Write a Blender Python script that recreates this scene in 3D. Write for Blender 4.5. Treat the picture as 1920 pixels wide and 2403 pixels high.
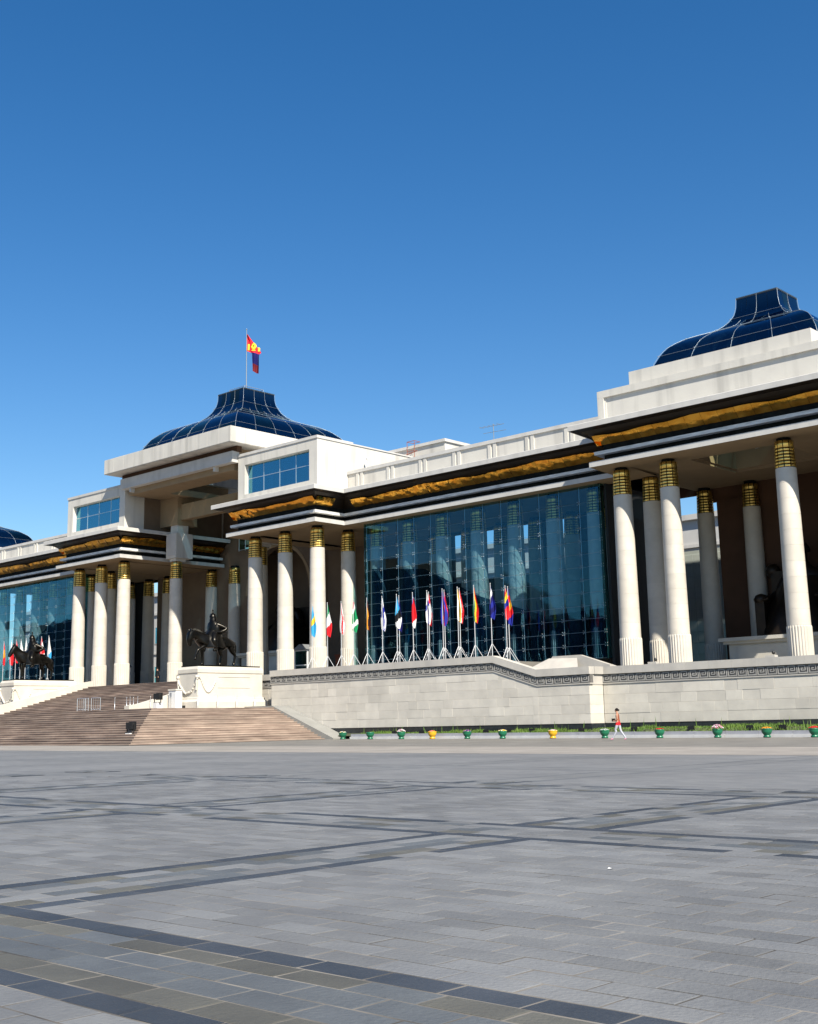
import bpy, bmesh, math, random
from mathutils import Vector, Matrix, Euler
random.seed(7)
R = math.radians
scene = bpy.context.scene
for o in list(bpy.data.objects):
    bpy.data.objects.remove(o)
COL = scene.collection

# ------------------------------------------------------------------ camera
YAW, PIT, ROL = R(42.5375), R(11.3389), R(-1.20543)
CAMZ = 1.05
_f = Vector((-math.sin(YAW), math.cos(YAW), 0)); _r = Vector((math.cos(YAW), math.sin(YAW), 0)); _u = Vector((0, 0, 1))
_f2 = _f*math.cos(PIT)+_u*math.sin(PIT); _u2 = -_f*math.sin(PIT)+_u*math.cos(PIT)
_r3 = _r*math.cos(ROL)+_u2*math.sin(ROL); _u3 = -_r*math.sin(ROL)+_u2*math.cos(ROL)
cam_d = bpy.data.cameras.new("camera"); cam = bpy.data.objects.new("camera", cam_d); COL.objects.link(cam)
mw = Matrix((_r3, _u3, -_f2)).transposed().to_4x4(); mw.translation = (0, 0, CAMZ)
cam.matrix_world = mw
cam_d.sensor_fit = 'HORIZONTAL'; cam_d.sensor_width = 36; cam_d.lens = 2833.86/1920*36
cam_d.shift_y = -70.5/1920
cam_d.clip_start = 0.1; cam_d.clip_end = 6000
scene.camera = cam

# ------------------------------------------------------------------ sky + sun
SUN = Vector((2.1, -1.0, 2.3)).normalized()
w = bpy.data.worlds.new("World"); scene.world = w; w.use_nodes = True
nt = w.node_tree; bg = nt.nodes["Background"]
sky = nt.nodes.new("ShaderNodeTexSky"); sky.sky_type = 'NISHITA'; sky.sun_disc = False
sky.sun_elevation = math.asin(SUN.z); sky.sun_rotation = math.atan2(SUN.x, SUN.y)
sky.altitude = 1300; sky.air_density = 1.2; sky.dust_density = 0.3; sky.ozone_density = 1.6
bg.inputs[1].default_value = 0.069
hsv = nt.nodes.new('ShaderNodeHueSaturation'); hsv.inputs['Saturation'].default_value = 1.39; hsv.inputs['Hue'].default_value = .504; hsv.inputs['Value'].default_value = 1.0
nt.links.new(sky.outputs[0], hsv.inputs['Color']); nt.links.new(hsv.outputs[0], bg.inputs[0])
sd = bpy.data.lights.new("sun", 'SUN'); sd.energy = 5.0; sd.angle = R(0.53); sd.color = (1.0, 0.93, 0.80)
so = bpy.data.objects.new("sun", sd); COL.objects.link(so); so.location = (60, -40, 90)
so.rotation_euler = (-SUN).to_track_quat('-Z', 'Y').to_euler()
scene.view_settings.view_transform = 'Standard'; scene.view_settings.look = 'None'
scene.view_settings.exposure = 1.0; scene.view_settings.gamma = 1.0
scene.render.resolution_x = 818; scene.render.resolution_y = 1024
scene.cycles.transparent_max_bounces = 24

# ------------------------------------------------------------------ materials
MATS = {}
def mat(name, col, rough=0.7, metal=0.0, col2=None, nscale=1.5, rnd=0.0, bump=0.0, bscale=20.0, stretch=None, streak=0.0, spec=0.5, detail=4.0, stain=0.0):
    if metal < .5:   # exposure-matched reflectances
        col = tuple(c*.82 for c in col); col2 = tuple(c*.82 for c in col2) if col2 else None
    m = bpy.data.materials.new(name); m.use_nodes = True; t = m.node_tree; N = t.nodes; L = t.links
    b = N["Principled BSDF"]; b.inputs["Roughness"].default_value = rough; b.inputs["Metallic"].default_value = metal
    b.inputs["Specular IOR Level"].default_value = spec
    geo = N.new("ShaderNodeNewGeometry"); cur = None
    vec = geo.outputs["Position"]
    if stretch:
        mp = N.new("ShaderNodeMapping"); mp.inputs["Scale"].default_value = stretch; L.new(vec, mp.inputs[0]); vec = mp.outputs[0]
    if col2 is not None:
        no = N.new("ShaderNodeTexNoise"); no.inputs["Scale"].default_value = nscale; no.inputs["Detail"].default_value = detail; L.new(vec, no.inputs["Vector"])
        cr = N.new("ShaderNodeValToRGB"); cr.color_ramp.elements[0].position = .32; cr.color_ramp.elements[1].position = .68
        cr.color_ramp.elements[0].color = (*col, 1); cr.color_ramp.elements[1].color = (*col2, 1)
        L.new(no.outputs[0], cr.inputs[0]); cur = cr.outputs[0]
    else:
        rg = N.new("ShaderNodeRGB"); rg.outputs[0].default_value = (*col, 1); cur = rg.outputs[0]
    if streak > 0:
        mp = N.new("ShaderNodeMapping"); mp.inputs["Scale"].default_value = (1.3, 1.3, .09); L.new(geo.outputs["Position"], mp.inputs[0])
        n2 = N.new("ShaderNodeTexNoise"); n2.inputs["Scale"].default_value = 1.0; n2.inputs["Detail"].default_value = 6; L.new(mp.outputs[0], n2.inputs["Vector"])
        mr = N.new("ShaderNodeMapRange"); mr.inputs[1].default_value = .5; mr.inputs[2].default_value = .78; mr.inputs[3].default_value = 1.0; mr.inputs[4].default_value = 1-streak; L.new(n2.outputs[0], mr.inputs[0])
        mx = N.new("ShaderNodeMix"); mx.data_type = 'RGBA'; mx.blend_type = 'MULTIPLY'; mx.inputs[0].default_value = 1
        L.new(cur, mx.inputs[6]); L.new(mr.outputs[0], mx.inputs[7]); cur = mx.outputs[2]
    if stain > 0:   # broad dirt patches and small spots
        for sc_, lo, hi, st_ in ((.45, .38, .70, stain), (7.0, .60, .74, stain*.9)):
            n4 = N.new("ShaderNodeTexNoise"); n4.inputs["Scale"].default_value = sc_; n4.inputs["Detail"].default_value = 8; n4.inputs["Roughness"].default_value = .65; L.new(geo.outputs["Position"], n4.inputs["Vector"])
            mr = N.new("ShaderNodeMapRange"); mr.inputs[1].default_value = lo; mr.inputs[2].default_value = hi; mr.inputs[3].default_value = 1.0+st_*.25; mr.inputs[4].default_value = 1-st_; L.new(n4.outputs[0], mr.inputs[0])
            mx = N.new("ShaderNodeMix"); mx.data_type = 'RGBA'; mx.blend_type = 'MULTIPLY'; mx.inputs[0].default_value = 1
            L.new(cur, mx.inputs[6]); L.new(mr.outputs[0], mx.inputs[7]); cur = mx.outputs[2]
    if rnd > 0:
        oi = N.new("ShaderNodeObjectInfo"); mr = N.new("ShaderNodeMapRange"); mr.inputs[3].default_value = 1-rnd; mr.inputs[4].default_value = 1+rnd
        L.new(oi.outputs["Random"], mr.inputs[0]); mx = N.new("ShaderNodeMix"); mx.data_type = 'RGBA'; mx.blend_type = 'MULTIPLY'; mx.inputs[0].default_value = 1
        L.new(cur, mx.inputs[6]); L.new(mr.outputs[0], mx.inputs[7]); cur = mx.outputs[2]
    L.new(cur, b.inputs["Base Color"])
    if bump > 0:
        n3 = N.new("ShaderNodeTexNoise"); n3.inputs["Scale"].default_value = bscale; n3.inputs["Detail"].default_value = 5; L.new(vec, n3.inputs["Vector"])
        bp = N.new("ShaderNodeBump"); bp.inputs["Strength"].default_value = bump; bp.inputs["Distance"].default_value = .03; L.new(n3.outputs[0], bp.inputs["Height"]); L.new(bp.outputs[0], b.inputs["Normal"])
    MATS[name] = m
    return m

def glass(name, tint, refl, rough=0.02, gcol=(1, 1, 1), wav=0.0):
    m = bpy.data.materials.new(name); m.use_nodes = True; t = m.node_tree; N = t.nodes; L = t.links
    N.remove(N["Principled BSDF"]); out = N["Material Output"]
    tr = N.new("ShaderNodeBsdfTransparent"); tr.inputs[0].default_value = (*tint, 1)
    gl = N.new("ShaderNodeBsdfGlossy"); gl.inputs["Roughness"].default_value = rough; gl.inputs["Color"].default_value = (*gcol, 1)
    lw = N.new("ShaderNodeLayerWeight"); lw.inputs["Blend"].default_value = .5
    pw = N.new("ShaderNodeMath"); pw.operation = 'POWER'; pw.inputs[1].default_value = 4.0; L.new(lw.outputs["Facing"], pw.inputs[0])
    ad = N.new("ShaderNodeMath"); ad.operation = 'ADD'; ad.inputs[1].default_value = refl; ad.use_clamp = True
    L.new(pw.outputs[0], ad.inputs[0])
    mx = N.new("ShaderNodeMixShader"); L.new(ad.outputs[0], mx.inputs[0]); L.new(tr.outputs[0], mx.inputs[1]); L.new(gl.outputs[0], mx.inputs[2]); L.new(mx.outputs[0], out.inputs[0])
    if wav > 0:
        no = N.new("ShaderNodeTexNoise"); no.inputs["Scale"].default_value = .6
        bp = N.new("ShaderNodeBump"); bp.inputs["Strength"].default_value = wav; bp.inputs["Distance"].default_value = .05; L.new(no.outputs[0], bp.inputs["Height"]); L.new(bp.outputs[0], gl.inputs["Normal"])
    MATS[name] = m
    return m

mat('plaster', (0.651, 0.626, 0.569), .75, col2=(0.600, 0.574, 0.527), nscale=.7, streak=.34, bump=.08, bscale=8)
mat('plaster_trim', (0.606, 0.590, 0.559), .7, col2=(0.539, 0.523, 0.501), nscale=1.2, streak=.15, bump=.1, bscale=12)
mat('column_stone', (0.624, 0.576, 0.502), .62, col2=(0.565, 0.520, 0.454), nscale=1.6, rnd=.05, bump=.05, bscale=25, stain=.10)
mat('granite', (.640, .600, .528), .75, col2=(.572, .536, .476), nscale=1.3, rnd=.085, bump=.12, bscale=30, stain=.10)
mat('coping_stone', (0.554, 0.520, 0.466), .7, col2=(0.468, 0.444, 0.409), nscale=.8, rnd=.03, streak=.12, bump=.1, bscale=20, stain=.10)
mat('pedestal_stone', (0.629, 0.592, 0.517), .7, col2=(0.581, 0.546, 0.479), nscale=.9, bump=.08, bscale=14, stain=.10)
mat('frieze_dark', (.115, .110, .105), .8, col2=(.16, .15, .14), nscale=6)
mat('frieze_line', (0.364, 0.356, 0.333), .8, col2=(0.285, 0.277, 0.269), nscale=4, rnd=.12)
mat('black_granite', (.018, .024, .028), .22, col2=(.03, .036, .04), nscale=3)
mat('gold_plate', (.95, .72, .24), .36, 1.0, col2=(.72, .50, .13), nscale=3)
mat('gold_cove', (.84, .46, .075), .15, 1.0, col2=(.64, .29, .035), nscale=1.4, rnd=.12, bump=1.2, bscale=1.5, stretch=(1, 1, 1.6))
mat('cove_dark_reflection', (0.025, 0.017, 0.011), .38, .5, col2=(0.035, 0.024, 0.014), nscale=1)
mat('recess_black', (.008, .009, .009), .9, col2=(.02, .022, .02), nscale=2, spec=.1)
mat('strip_grey', (.95, .95, .93), .6, col2=(.55, .56, .55), nscale=2.2, detail=8, stretch=(.6, .6, 4))
mat('soffit', (.34, .25, .155), .8, col2=(.30, .22, .137), nscale=.8, spec=.1)  # white paint with shade and warm ground bounce put into its colour
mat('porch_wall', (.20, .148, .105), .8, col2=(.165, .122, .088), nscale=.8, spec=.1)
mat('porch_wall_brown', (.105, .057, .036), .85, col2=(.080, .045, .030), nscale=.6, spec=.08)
mat('step_red', (0.410, 0.323, 0.262), .75, col2=(0.218, 0.157, 0.127), nscale=.8, stretch=(.55, .55, 9), rnd=.22, bump=.1, bscale=20, detail=6, stain=.26)
mat('ramp_stone', (0.276, 0.273, 0.254), .8, col2=(0.230, 0.227, 0.211), nscale=1)
mat('bronze', (0.013, 0.012, 0.010), .30, .85, col2=(0.023, 0.021, 0.018), nscale=3, bump=.25, bscale=9)
mat('bronze_statue', (0.019, 0.013, 0.010), .42, .6, col2=(0.033, 0.022, 0.013), nscale=2, bump=.2, bscale=6)
mat('steel', (.62, .63, .65), .35, .8)
mat('pole_grey', (.60, .61, .63), .4, .3)
mat('white_paint', (.78, .78, .77), .4)
mat('black_paint', (.012, .012, .013), .4)
mat('rust_paint', (.30, .09, .05), .6)
mat('dome_rib', (.24, .28, .32), .45, .5)
mat('dome_core', (.010, .018, .03), .5)
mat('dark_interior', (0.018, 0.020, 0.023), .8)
mat('floor_stone', (0.220, 0.204, 0.182), .55, col2=(0.187, 0.176, 0.160), nscale=.6)
mat('old_wall', (0.578, 0.570, 0.549), .8, col2=(0.520, 0.513, 0.498), nscale=.5)
mat('old_tile', (.46, .49, .45), .55, col2=(.40, .44, .41), nscale=.5, rnd=.07)
mat('concrete_pale', (0.286, 0.262, 0.235), .85, col2=(0.255, 0.235, 0.211), nscale=.35, bump=.05, bscale=12, stain=.26)
mat('asphalt', (0.183, 0.174, 0.158), .9, col2=(0.153, 0.146, 0.133), nscale=.5, bump=.1, bscale=25, stain=.26)
mat('kerb_white', (0.627, 0.627, 0.627), .7, col2=(0.547, 0.547, 0.554), nscale=2)
mat('kerb_grey', (0.343, 0.351, 0.388), .75, col2=(0.292, 0.299, 0.336), nscale=2)
mat('soil', (.07, .075, .035), .95, col2=(.05, .06, .025), nscale=2)
mat('joint_sand', (.25, .228, .20), .95, col2=(0.040, 0.036, 0.032), nscale=1.3, detail=7)
mat('pave_field', (.166, .170, .174), .72, col2=(.134, .139, .147), nscale=1.6, rnd=.16, bump=.35, bscale=30, detail=8, stain=.26)
mat('pave_dark', (0.045, 0.052, 0.064), .62, col2=(0.030, 0.037, 0.048), nscale=2, rnd=.2, bump=.35, bscale=30, detail=8, stain=.26)
mat('pave_blue', (0.103, 0.113, 0.121), .66, col2=(0.079, 0.088, 0.098), nscale=2, rnd=.16, bump=.35, bscale=30, detail=8, stain=.26)
mat('pave_olive', (0.103, 0.101, 0.086), .70, col2=(0.077, 0.076, 0.067), nscale=2, rnd=.2, bump=.35, bscale=30, detail=8, stain=.26)
mat('pot_green', (.012, .15, .075), .35, rnd=.15)
mat('pot_yellow', (.75, .42, .02), .35)
mat('leaf', (.05, .13, .02), .6, col2=(.09, .19, .03), nscale=9, rnd=.2)
mat('grass', (0.068, 0.150, 0.014), .7, col2=(0.136, 0.218, 0.027), nscale=1.2)
mat('weathered_grey', (.20, .21, .22), .8, col2=(.15, .16, .17), nscale=.4)
mat('square_block', (.045, .045, .05), .7)
glass('wing_glass', (.68, .83, .89), .055, .012, (.25, .68, .90), wav=.06)
glass('darkening_glass', (.30, .42, .52), .01, .02)
glass('window_glass', (.35, .6, .72), .27, .02, (.34, .82, 1.0))
glass('dome_glass', (.03, .07, .11), .15, .03, (.34, .56, .74))
glass('dome_glass_dark', (.02, .05, .07), .06, .03, (.8, .95, .9))
glass('porch_glass', (.42, .66, .66), .05, .01)
glass('sky_glass', (.62, .74, .62), .04, .02)
for nm, c in dict(red=(.70, .02, .03), white=(.82, .82, .82), green=(.01, .27, .10), blue=(.02, .03, .30), lblue=(.05, .38, .68), yellow=(.85, .58, .04), orange=(.85, .32, .03), black=(.012, .012, .014), navy=(.012, .012, .12), purple=(.16, .03, .28), dred=(.13, .008, .015), pink=(.78, .32, .45), skin=(.45, .25, .17), brown=(.28, .09, .05), grey=(.45, .46, .52), hair=(.012, .009, .008)).items():
    mat('c_'+nm, c, .75, spec=.2)

# ------------------------------------------------------------------ mesh builder
class MB:
    def __init__(s): s.v = []; s.f = []; s.mi = []; s.sm = []
    def add(s, vs, fs, mi=0, smooth=False):
        b = len(s.v); s.v += [tuple(p) for p in vs]
        for f in fs: s.f.append(tuple(b+i for i in f)); s.mi.append(mi); s.sm.append(smooth)
    def box(s, x0, y0, z0, x1, y1, z1, mi=0):
        if x0 > x1: x0, x1 = x1, x0
        if y0 > y1: y0, y1 = y1, y0
        if z0 > z1: z0, z1 = z1, z0
        vs = [(x0, y0, z0), (x1, y0, z0), (x1, y1, z0), (x0, y1, z0), (x0, y0, z1), (x1, y0, z1), (x1, y1, z1), (x0, y1, z1)]
        s.add(vs, [(0, 3, 2, 1), (4, 5, 6, 7), (0, 1, 5, 4), (1, 2, 6, 5), (2, 3, 7, 6), (3, 0, 4, 7)], mi); return s
    def bbox(s, x0, y0, z0, x1, y1, z1, b=.02, mi=0):
        # box with its front (-Y) face edges chamfered
        vs = [(x0, y0+b, z0), (x1, y0+b, z0), (x1, y0+b, z1), (x0, y0+b, z1), (x0+b, y0, z0+b), (x1-b, y0, z0+b), (x1-b, y0, z1-b), (x0+b, y0, z1-b), (x0, y1, z0), (x1, y1, z0), (x1, y1, z1), (x0, y1, z1)]
        s.add(vs, [(4, 5, 6, 7), (0, 1, 5, 4), (1, 2, 6, 5), (2, 3, 7, 6), (3, 0, 4, 7), (0, 8, 9, 1), (1, 9, 10, 2), (2, 10, 11, 3), (3, 11, 8, 0), (8, 11, 10, 9)], mi); return s
    def lathe(s, prof, n=24, c=(0, 0), mi=0, smooth=True, cap=True, a0=0, a1=2*math.pi):
        full = abs(a1-a0-2*math.pi) < 1e-6; m = n if full else n+1
        vs = []
        for r, z in prof:
            for i in range(m):
                a = a0+(a1-a0)*i/n; vs.append((c[0]+r*math.cos(a), c[1]+r*math.sin(a), z))
        fs = []
        for k in range(len(prof)-1):
            for i in range(n):
                j = (i+1) % m; fs.append((k*m+i, k*m+j, (k+1)*m+j, (k+1)*m+i))
        s.add(vs, fs, mi, smooth)
        if cap and full:
            b = [tuple(v) for v in vs]; s.add(b[:m], [tuple(reversed(range(m)))], mi); s.add(b[-m:], [tuple(range(m))], mi)
        return s
    def tube(s, p, q, r, n=6, r2=None, mi=0, smooth=True):
        p = Vector(p); q = Vector(q); r2 = r if r2 is None else r2; d = (q-p)
        if d.length < 1e-6: return s
        d.normalize(); a = d.orthogonal().normalized(); b = d.cross(a); vs = []
        for c, rr in ((p, r), (q, r2)):
            for i in range(n):
                t = 2*math.pi*i/n; vs.append(c+a*rr*math.cos(t)+b*rr*math.sin(t))
        fs = [(i, (i+1) % n, n+(i+1) % n, n+i) for i in range(n)]
        s.add(vs, fs, mi, smooth); s.add(vs[:n], [tuple(reversed(range(n)))], mi); s.add(vs[n:], [tuple(range(n))], mi); return s
    def path(s, pts, r, n=6, mi=0):
        for a, b in zip(pts, pts[1:]): s.tube(a, b, r, n, mi=mi)
        return s
    def ball(s, c, r, n=10, m=6, mi=0, sc=(1, 1, 1)):
        prof = []; vs = []
        for k in range(m+1):
            a = -math.pi/2+math.pi*k/m
            for i in range(n):
                t = 2*math.pi*i/n; vs.append((c[0]+r*sc[0]*math.cos(a)*math.cos(t), c[1]+r*sc[1]*math.cos(a)*math.sin(t), c[2]+r*sc[2]*math.sin(a)))
        fs = [(k*n+i, k*n+(i+1) % n, (k+1)*n+(i+1) % n, (k+1)*n+i) for k in range(m) for i in range(n)]
        s.add(vs, fs, mi, True); return s
    def extr(s, poly, y0, y1, mi=0):
        # polygon in XZ extruded in Y (poly counter-clockwise seen from -Y)
        n = len(poly); vs = [(x, y0, z) for x, z in poly]+[(x, y1, z) for x, z in poly]
        fs = [tuple(range(n)), tuple(reversed(range(n, 2*n)))]+[(i, n+i, n+(i+1) % n, (i+1) % n) for i in range(n)]
        s.add(vs, fs, mi); return s
    def mirror(s):
        s.v = [(-181.5-x, y, z) for x, y, z in s.v]; s.f = [tuple(reversed(f)) for f in s.f]; return s
    def mesh(s, name, mats):
        me = bpy.data.meshes.new(name); me.from_pydata(s.v, [], s.f)
        for m in (mats if isinstance(mats, (list, tuple)) else [mats]): me.materials.append(MATS[m])
        me.polygons.foreach_set('material_index', s.mi); me.polygons.foreach_set('use_smooth', s.sm); me.update(); return me
    def build(s, name, mats, parent=None, **kw): return link(name, s.mesh(name, mats), parent, **kw)

def link(name, me, parent=None, loc=None, rot=None, label=None, cat=None, group=None, kind=None):
    o = bpy.data.objects.new(name, me); COL.objects.link(o)
    if parent is not None:
        o.parent = parent
    if loc is not None: o.location = loc
    if rot is not None: o.rotation_euler = rot
    if label: o['label'] = label
    if cat: o['category'] = cat
    if group: o['group'] = group
    if kind: o['kind'] = kind
    return o
def thing(name, label, cat, loc=(0, 0, 0), rz=0, group=None):
    return link(name, None, None, loc, (0, 0, rz), label, cat, group)
def copy_tree(o, parent=None):
    c = o.copy(); COL.objects.link(c); c.parent = parent
    for ch in list(o.children): copy_tree(ch, c)
    return c
GXC = 48.0
def gz(x): return -.004*(max(-170, min(60, x))+GXC)
CX = -90.75
def mX(x): return 2*CX-x

def skin_mesh(name, verts, edges, mats, sub=1, root=0, matfn=None):
    """verts: (x,y,z,rx,ry) -> smooth skinned mesh evaluated to plain geometry"""
    me = bpy.data.meshes.new(name+'_sk'); me.from_pydata([v[:3] for v in verts], edges, [])
    ob = bpy.data.objects.new(name+'_sk', me); COL.objects.link(ob)
    md = ob.modifiers.new('s', 'SKIN'); md.use_smooth_shade = True
    for i, v in enumerate(verts):
        sv = me.skin_vertices[0].data[i]; sv.radius = (v[3], v[4] if len(v) > 4 else v[3]); sv.use_root = (i == root)
    ms = ob.modifiers.new('u', 'SUBSURF'); ms.levels = sub; ms.render_levels = sub
    dg = bpy.context.evaluated_depsgraph_get(); ev = ob.evaluated_get(dg); nm = bpy.data.meshes.new_from_object(ev); nm.name = name
    bpy.data.objects.remove(ob)
    nm.materials.clear()
    for m in (mats if isinstance(mats, (list, tuple)) else [mats]): nm.materials.append(MATS[m])
    for p in nm.polygons:
        p.use_smooth = True
        if matfn: p.material_index = matfn(p.center)
    return nm

# ================================================================== GROUND
XS = [-1500, -170, -120, -60, 0, 60, 1500]
def sheet(name, y0, y1, dz, material, x0=-1500, x1=1500, kind='structure', parent=None):
    xs = [x0]+[x for x in XS if x0 < x < x1]+[x1]; b = MB()
    vs = []
    for x in xs: vs += [(x, y0, gz(x)+dz), (x, y1, gz(x)+dz)]
    b.add(vs, [(2*i, 2*i+2, 2*i+3, 2*i+1) for i in range(len(xs)-1)])
    return b.build(name, material, parent, kind=kind)

# --- paving layout (world metres): banded grid
PY, BY0, BW = 7.12, 3.23, 1.40
PX, BX0, BWX = 7.12, -9.25, 1.36
def plaza_material():
    m = bpy.data.materials.new('plaza_far'); m.use_nodes = True; t = m.node_tree; N = t.nodes; L = t.links; b = N["Principled BSDF"]; b.inputs["Roughness"].default_value = .75
    g = N.new("ShaderNodeNewGeometry"); sp = N.new("ShaderNodeSeparateXYZ"); L.new(g.outputs["Position"], sp.inputs[0])
    def mth(op, a, bb=None, c=None):
        n = N.new("ShaderNodeMath"); n.operation = op
        for i, v in enumerate((a, bb, c)):
            if v is None: continue
            if isinstance(v, (int, float)): n.inputs[i].default_value = v
            else: L.new(v, n.inputs[i])
        return n.outputs[0]
    def frac(src, per, off): return mth('FLOORED_MODULO', mth('SUBTRACT', src, off), per)
    fy = frac(sp.outputs[1], PY, BY0); fx = frac(sp.outputs[0], PX, BX0)
    def inside(f, a, bb): return mth('MULTIPLY', mth('GREATER_THAN', f, a), mth('LESS_THAN', f, bb))
    iny = inside(fy, -1, BW); inx = inside(fx, -1, BWX)
    dy = mth('MAXIMUM', inside(fy, -1, .21), inside(fy, BW-.21, BW)); dx = mth('MAXIMUM', inside(fx, -1, .21), inside(fx, BWX-.21, BWX))
    band = mth('MAXIMUM', iny, inx); dark = mth('MAXIMUM', dy, dx)
    mp = N.new("ShaderNodeMapping"); mp.inputs["Location"].default_value = (.235*15.6, -4.63, 0); L.new(g.outputs["Position"], mp.inputs[0])
    br = N.new("ShaderNodeTexBrick"); br.inputs["Scale"].default_value = 1; br.inputs["Brick Width"].default_value = .47; br.inputs["Row Height"].default_value = .2387
    br.inputs["Mortar Size"].default_value = .004; br.inputs["Color1"].default_value = (.150, .153, .156, 1); br.inputs["Color2"].default_value = (.118, .122, .128, 1); br.inputs["Mortar"].default_value = (.11, .105, .10, 1); br.inputs["Bias"].default_value = 0.0
    L.new(mp.outputs[0], br.inputs[0])
    no = N.new("ShaderNodeTexNoise"); no.inputs["Scale"].default_value = .25; no.inputs["Detail"].default_value = 6; L.new(g.outputs["Position"], no.inputs["Vector"])
    no2 = N.new("ShaderNodeTexNoise"); no2.inputs["Scale"].default_value = 1.1; no2.inputs["Detail"].default_value = 5; L.new(g.outputs["Position"], no2.inputs["Vector"])
    def mix(f, a, bb, mode='MIX'):
        n = N.new("ShaderNodeMix"); n.data_type = 'RGBA'; n.blend_type = mode
        for i, v in ((0, f), (6, a), (7, bb)):
            if isinstance(v, (int, float)): n.inputs[i].default_value = v
            elif isinstance(v, tuple): n.inputs[i].default_value = (*v, 1)
            else: L.new(v, n.inputs[i])
        return n.outputs[2]
    c = mix(mth('MULTIPLY', band, mth('MULTIPLY_ADD', no2.outputs[0], .7, -.05)), br.outputs[0], (.108, .112, .114))
    c = mix(mth('MULTIPLY', dark, mth('MULTIPLY_ADD', no2.outputs[0], 1.2, -.15)), c, (.051, .059, .070))
    mr = N.new("ShaderNodeMapRange"); mr.inputs[1].default_value = .3; mr.inputs[2].default_value = .7; mr.inputs[3].default_value = .88; mr.inputs[4].default_value = 1.1; L.new(no.outputs[0], mr.inputs[0])
    c = mix(1.0, c, mr.outputs[0], 'MULTIPLY'); L.new(c, b.inputs["Base Color"])
    MATS['plaza_far'] = m
plaza_material()
plaza = sheet('plaza', -1500, 1500, 0, 'plaza_far')
sheet('pale_concrete_strip', 35.5, 44.4, .004, 'concrete_pale', -170, 60)
sheet('road', 44.4, 66, .004, 'asphalt', -170, 60)

# --- individual paving stones near the camera
def in_view(x, y):
    d = Vector((x, y, gz(x)-CAMZ)); dep = d.dot(_f2)
    if dep < 2: return None
    px = d.dot(_r3)/dep*2833.86+960; py = -d.dot(_u3)/dep*2833.86+1131
    return dep, px, py
tiles = []   # (x0,y0,x1,y1,mat)
X0T, X1T, Y0T, Y1T = -26.5, 2.0, 2.0, 19.5
def rows_y():
    y = BY0-PY; out = []
    while y < Y1T:
        for h, m in ((.215, 'pave_dark'), (.25, 'pave_olive'), (.245, 'pave_blue'), (.245, 'pave_blue'), (.22, 'pave_olive'), (.225, 'pave_dark')):
            out.append((y, y+h, m)); y += h
        n = 24; hh = (PY-BW)/n
        for k in range(n): out.append((y, y+hh, None)); y += hh
    return out
def xbands():
    x = BX0-3*PX; out = []
    while x < X1T+PX: out.append((x, x+BWX)); x += PX
    return out
XB = xbands(); rt = random.Random(3)
ri = 0
for (y0, y1, m) in rows_y():
    ri += 1
    if y1 < Y0T or y0 > Y1T: continue
    if m is not None:
        x = X0T+(.235 if ri % 2 else 0)-.08*(ri % 3); lx = .48
        while x < X1T:
            mm = m
            if m == 'pave_olive' and rt.random() < .3: mm = 'pave_blue'
            if m == 'pave_blue' and rt.random() < .1: mm = 'pave_olive'
            if y0 > 6 and rt.random() < (.5 if m != 'pave_dark' else .22): mm = 'pave_field'
            tiles.append((x, y0, x+lx, y1, mm)); x += lx
    else:
        off = -3.67 if ri % 2 else -3.435
        k = math.floor((X0T-off)/.47); x = off+k*.47
        while x < X1T:
            a, b2 = x, x+.47; x += .47
            cut = [(a, b2)]
            for (u0, u1) in XB:
                nc = []
                for (p, q) in cut:
                    if q <= u0 or p >= u1: nc.append((p, q)); continue
                    if p < u0: nc.append((p, u0))
                    if q > u1: nc.append((u1, q))
                cut = nc
            for p, q in cut:
                if q-p > .05: tiles.append((p, y0, q, y1, 'pave_field'))
for (u0, u1) in XB:
    yb = BY0-PY
    while yb < Y1T:
        ya, yc = yb+BW, yb+PY; x = u0; ci = 0
        for h, m in ((.21, 'pave_dark'), (.24, 'pave_olive'), (.235, 'pave_blue'), (.235, 'pave_blue'), (.22, 'pave_olive'), (.22, 'pave_dark')):
            ci += 1; y = ya-(.22 if ci % 2 else 0)
            while y < yc-.01:
                p, q = max(y, ya), min(y+.477, yc); y += .477
                if q-p > .05 and q > Y0T and p < Y1T:
                    mm = m
                    if m == 'pave_olive' and rt.random() < .3: mm = 'pave_blue'
                    if rt.random() < (.42 if m != 'pave_dark' else .15): mm = 'pave_field'
                    tiles.append((x, p, x+h, q, mm))
            x += h
        yb += PY
bed = MB()
vs = []
for x in (X0T, X1T): vs += [(x, Y0T, gz(x)+.0085), (x, Y1T, gz(x)+.0085)]
bed.add(vs, [(0, 2, 3, 1)]); bed.build('joint_bed', 'joint_sand', plaza, kind='structure')
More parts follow.
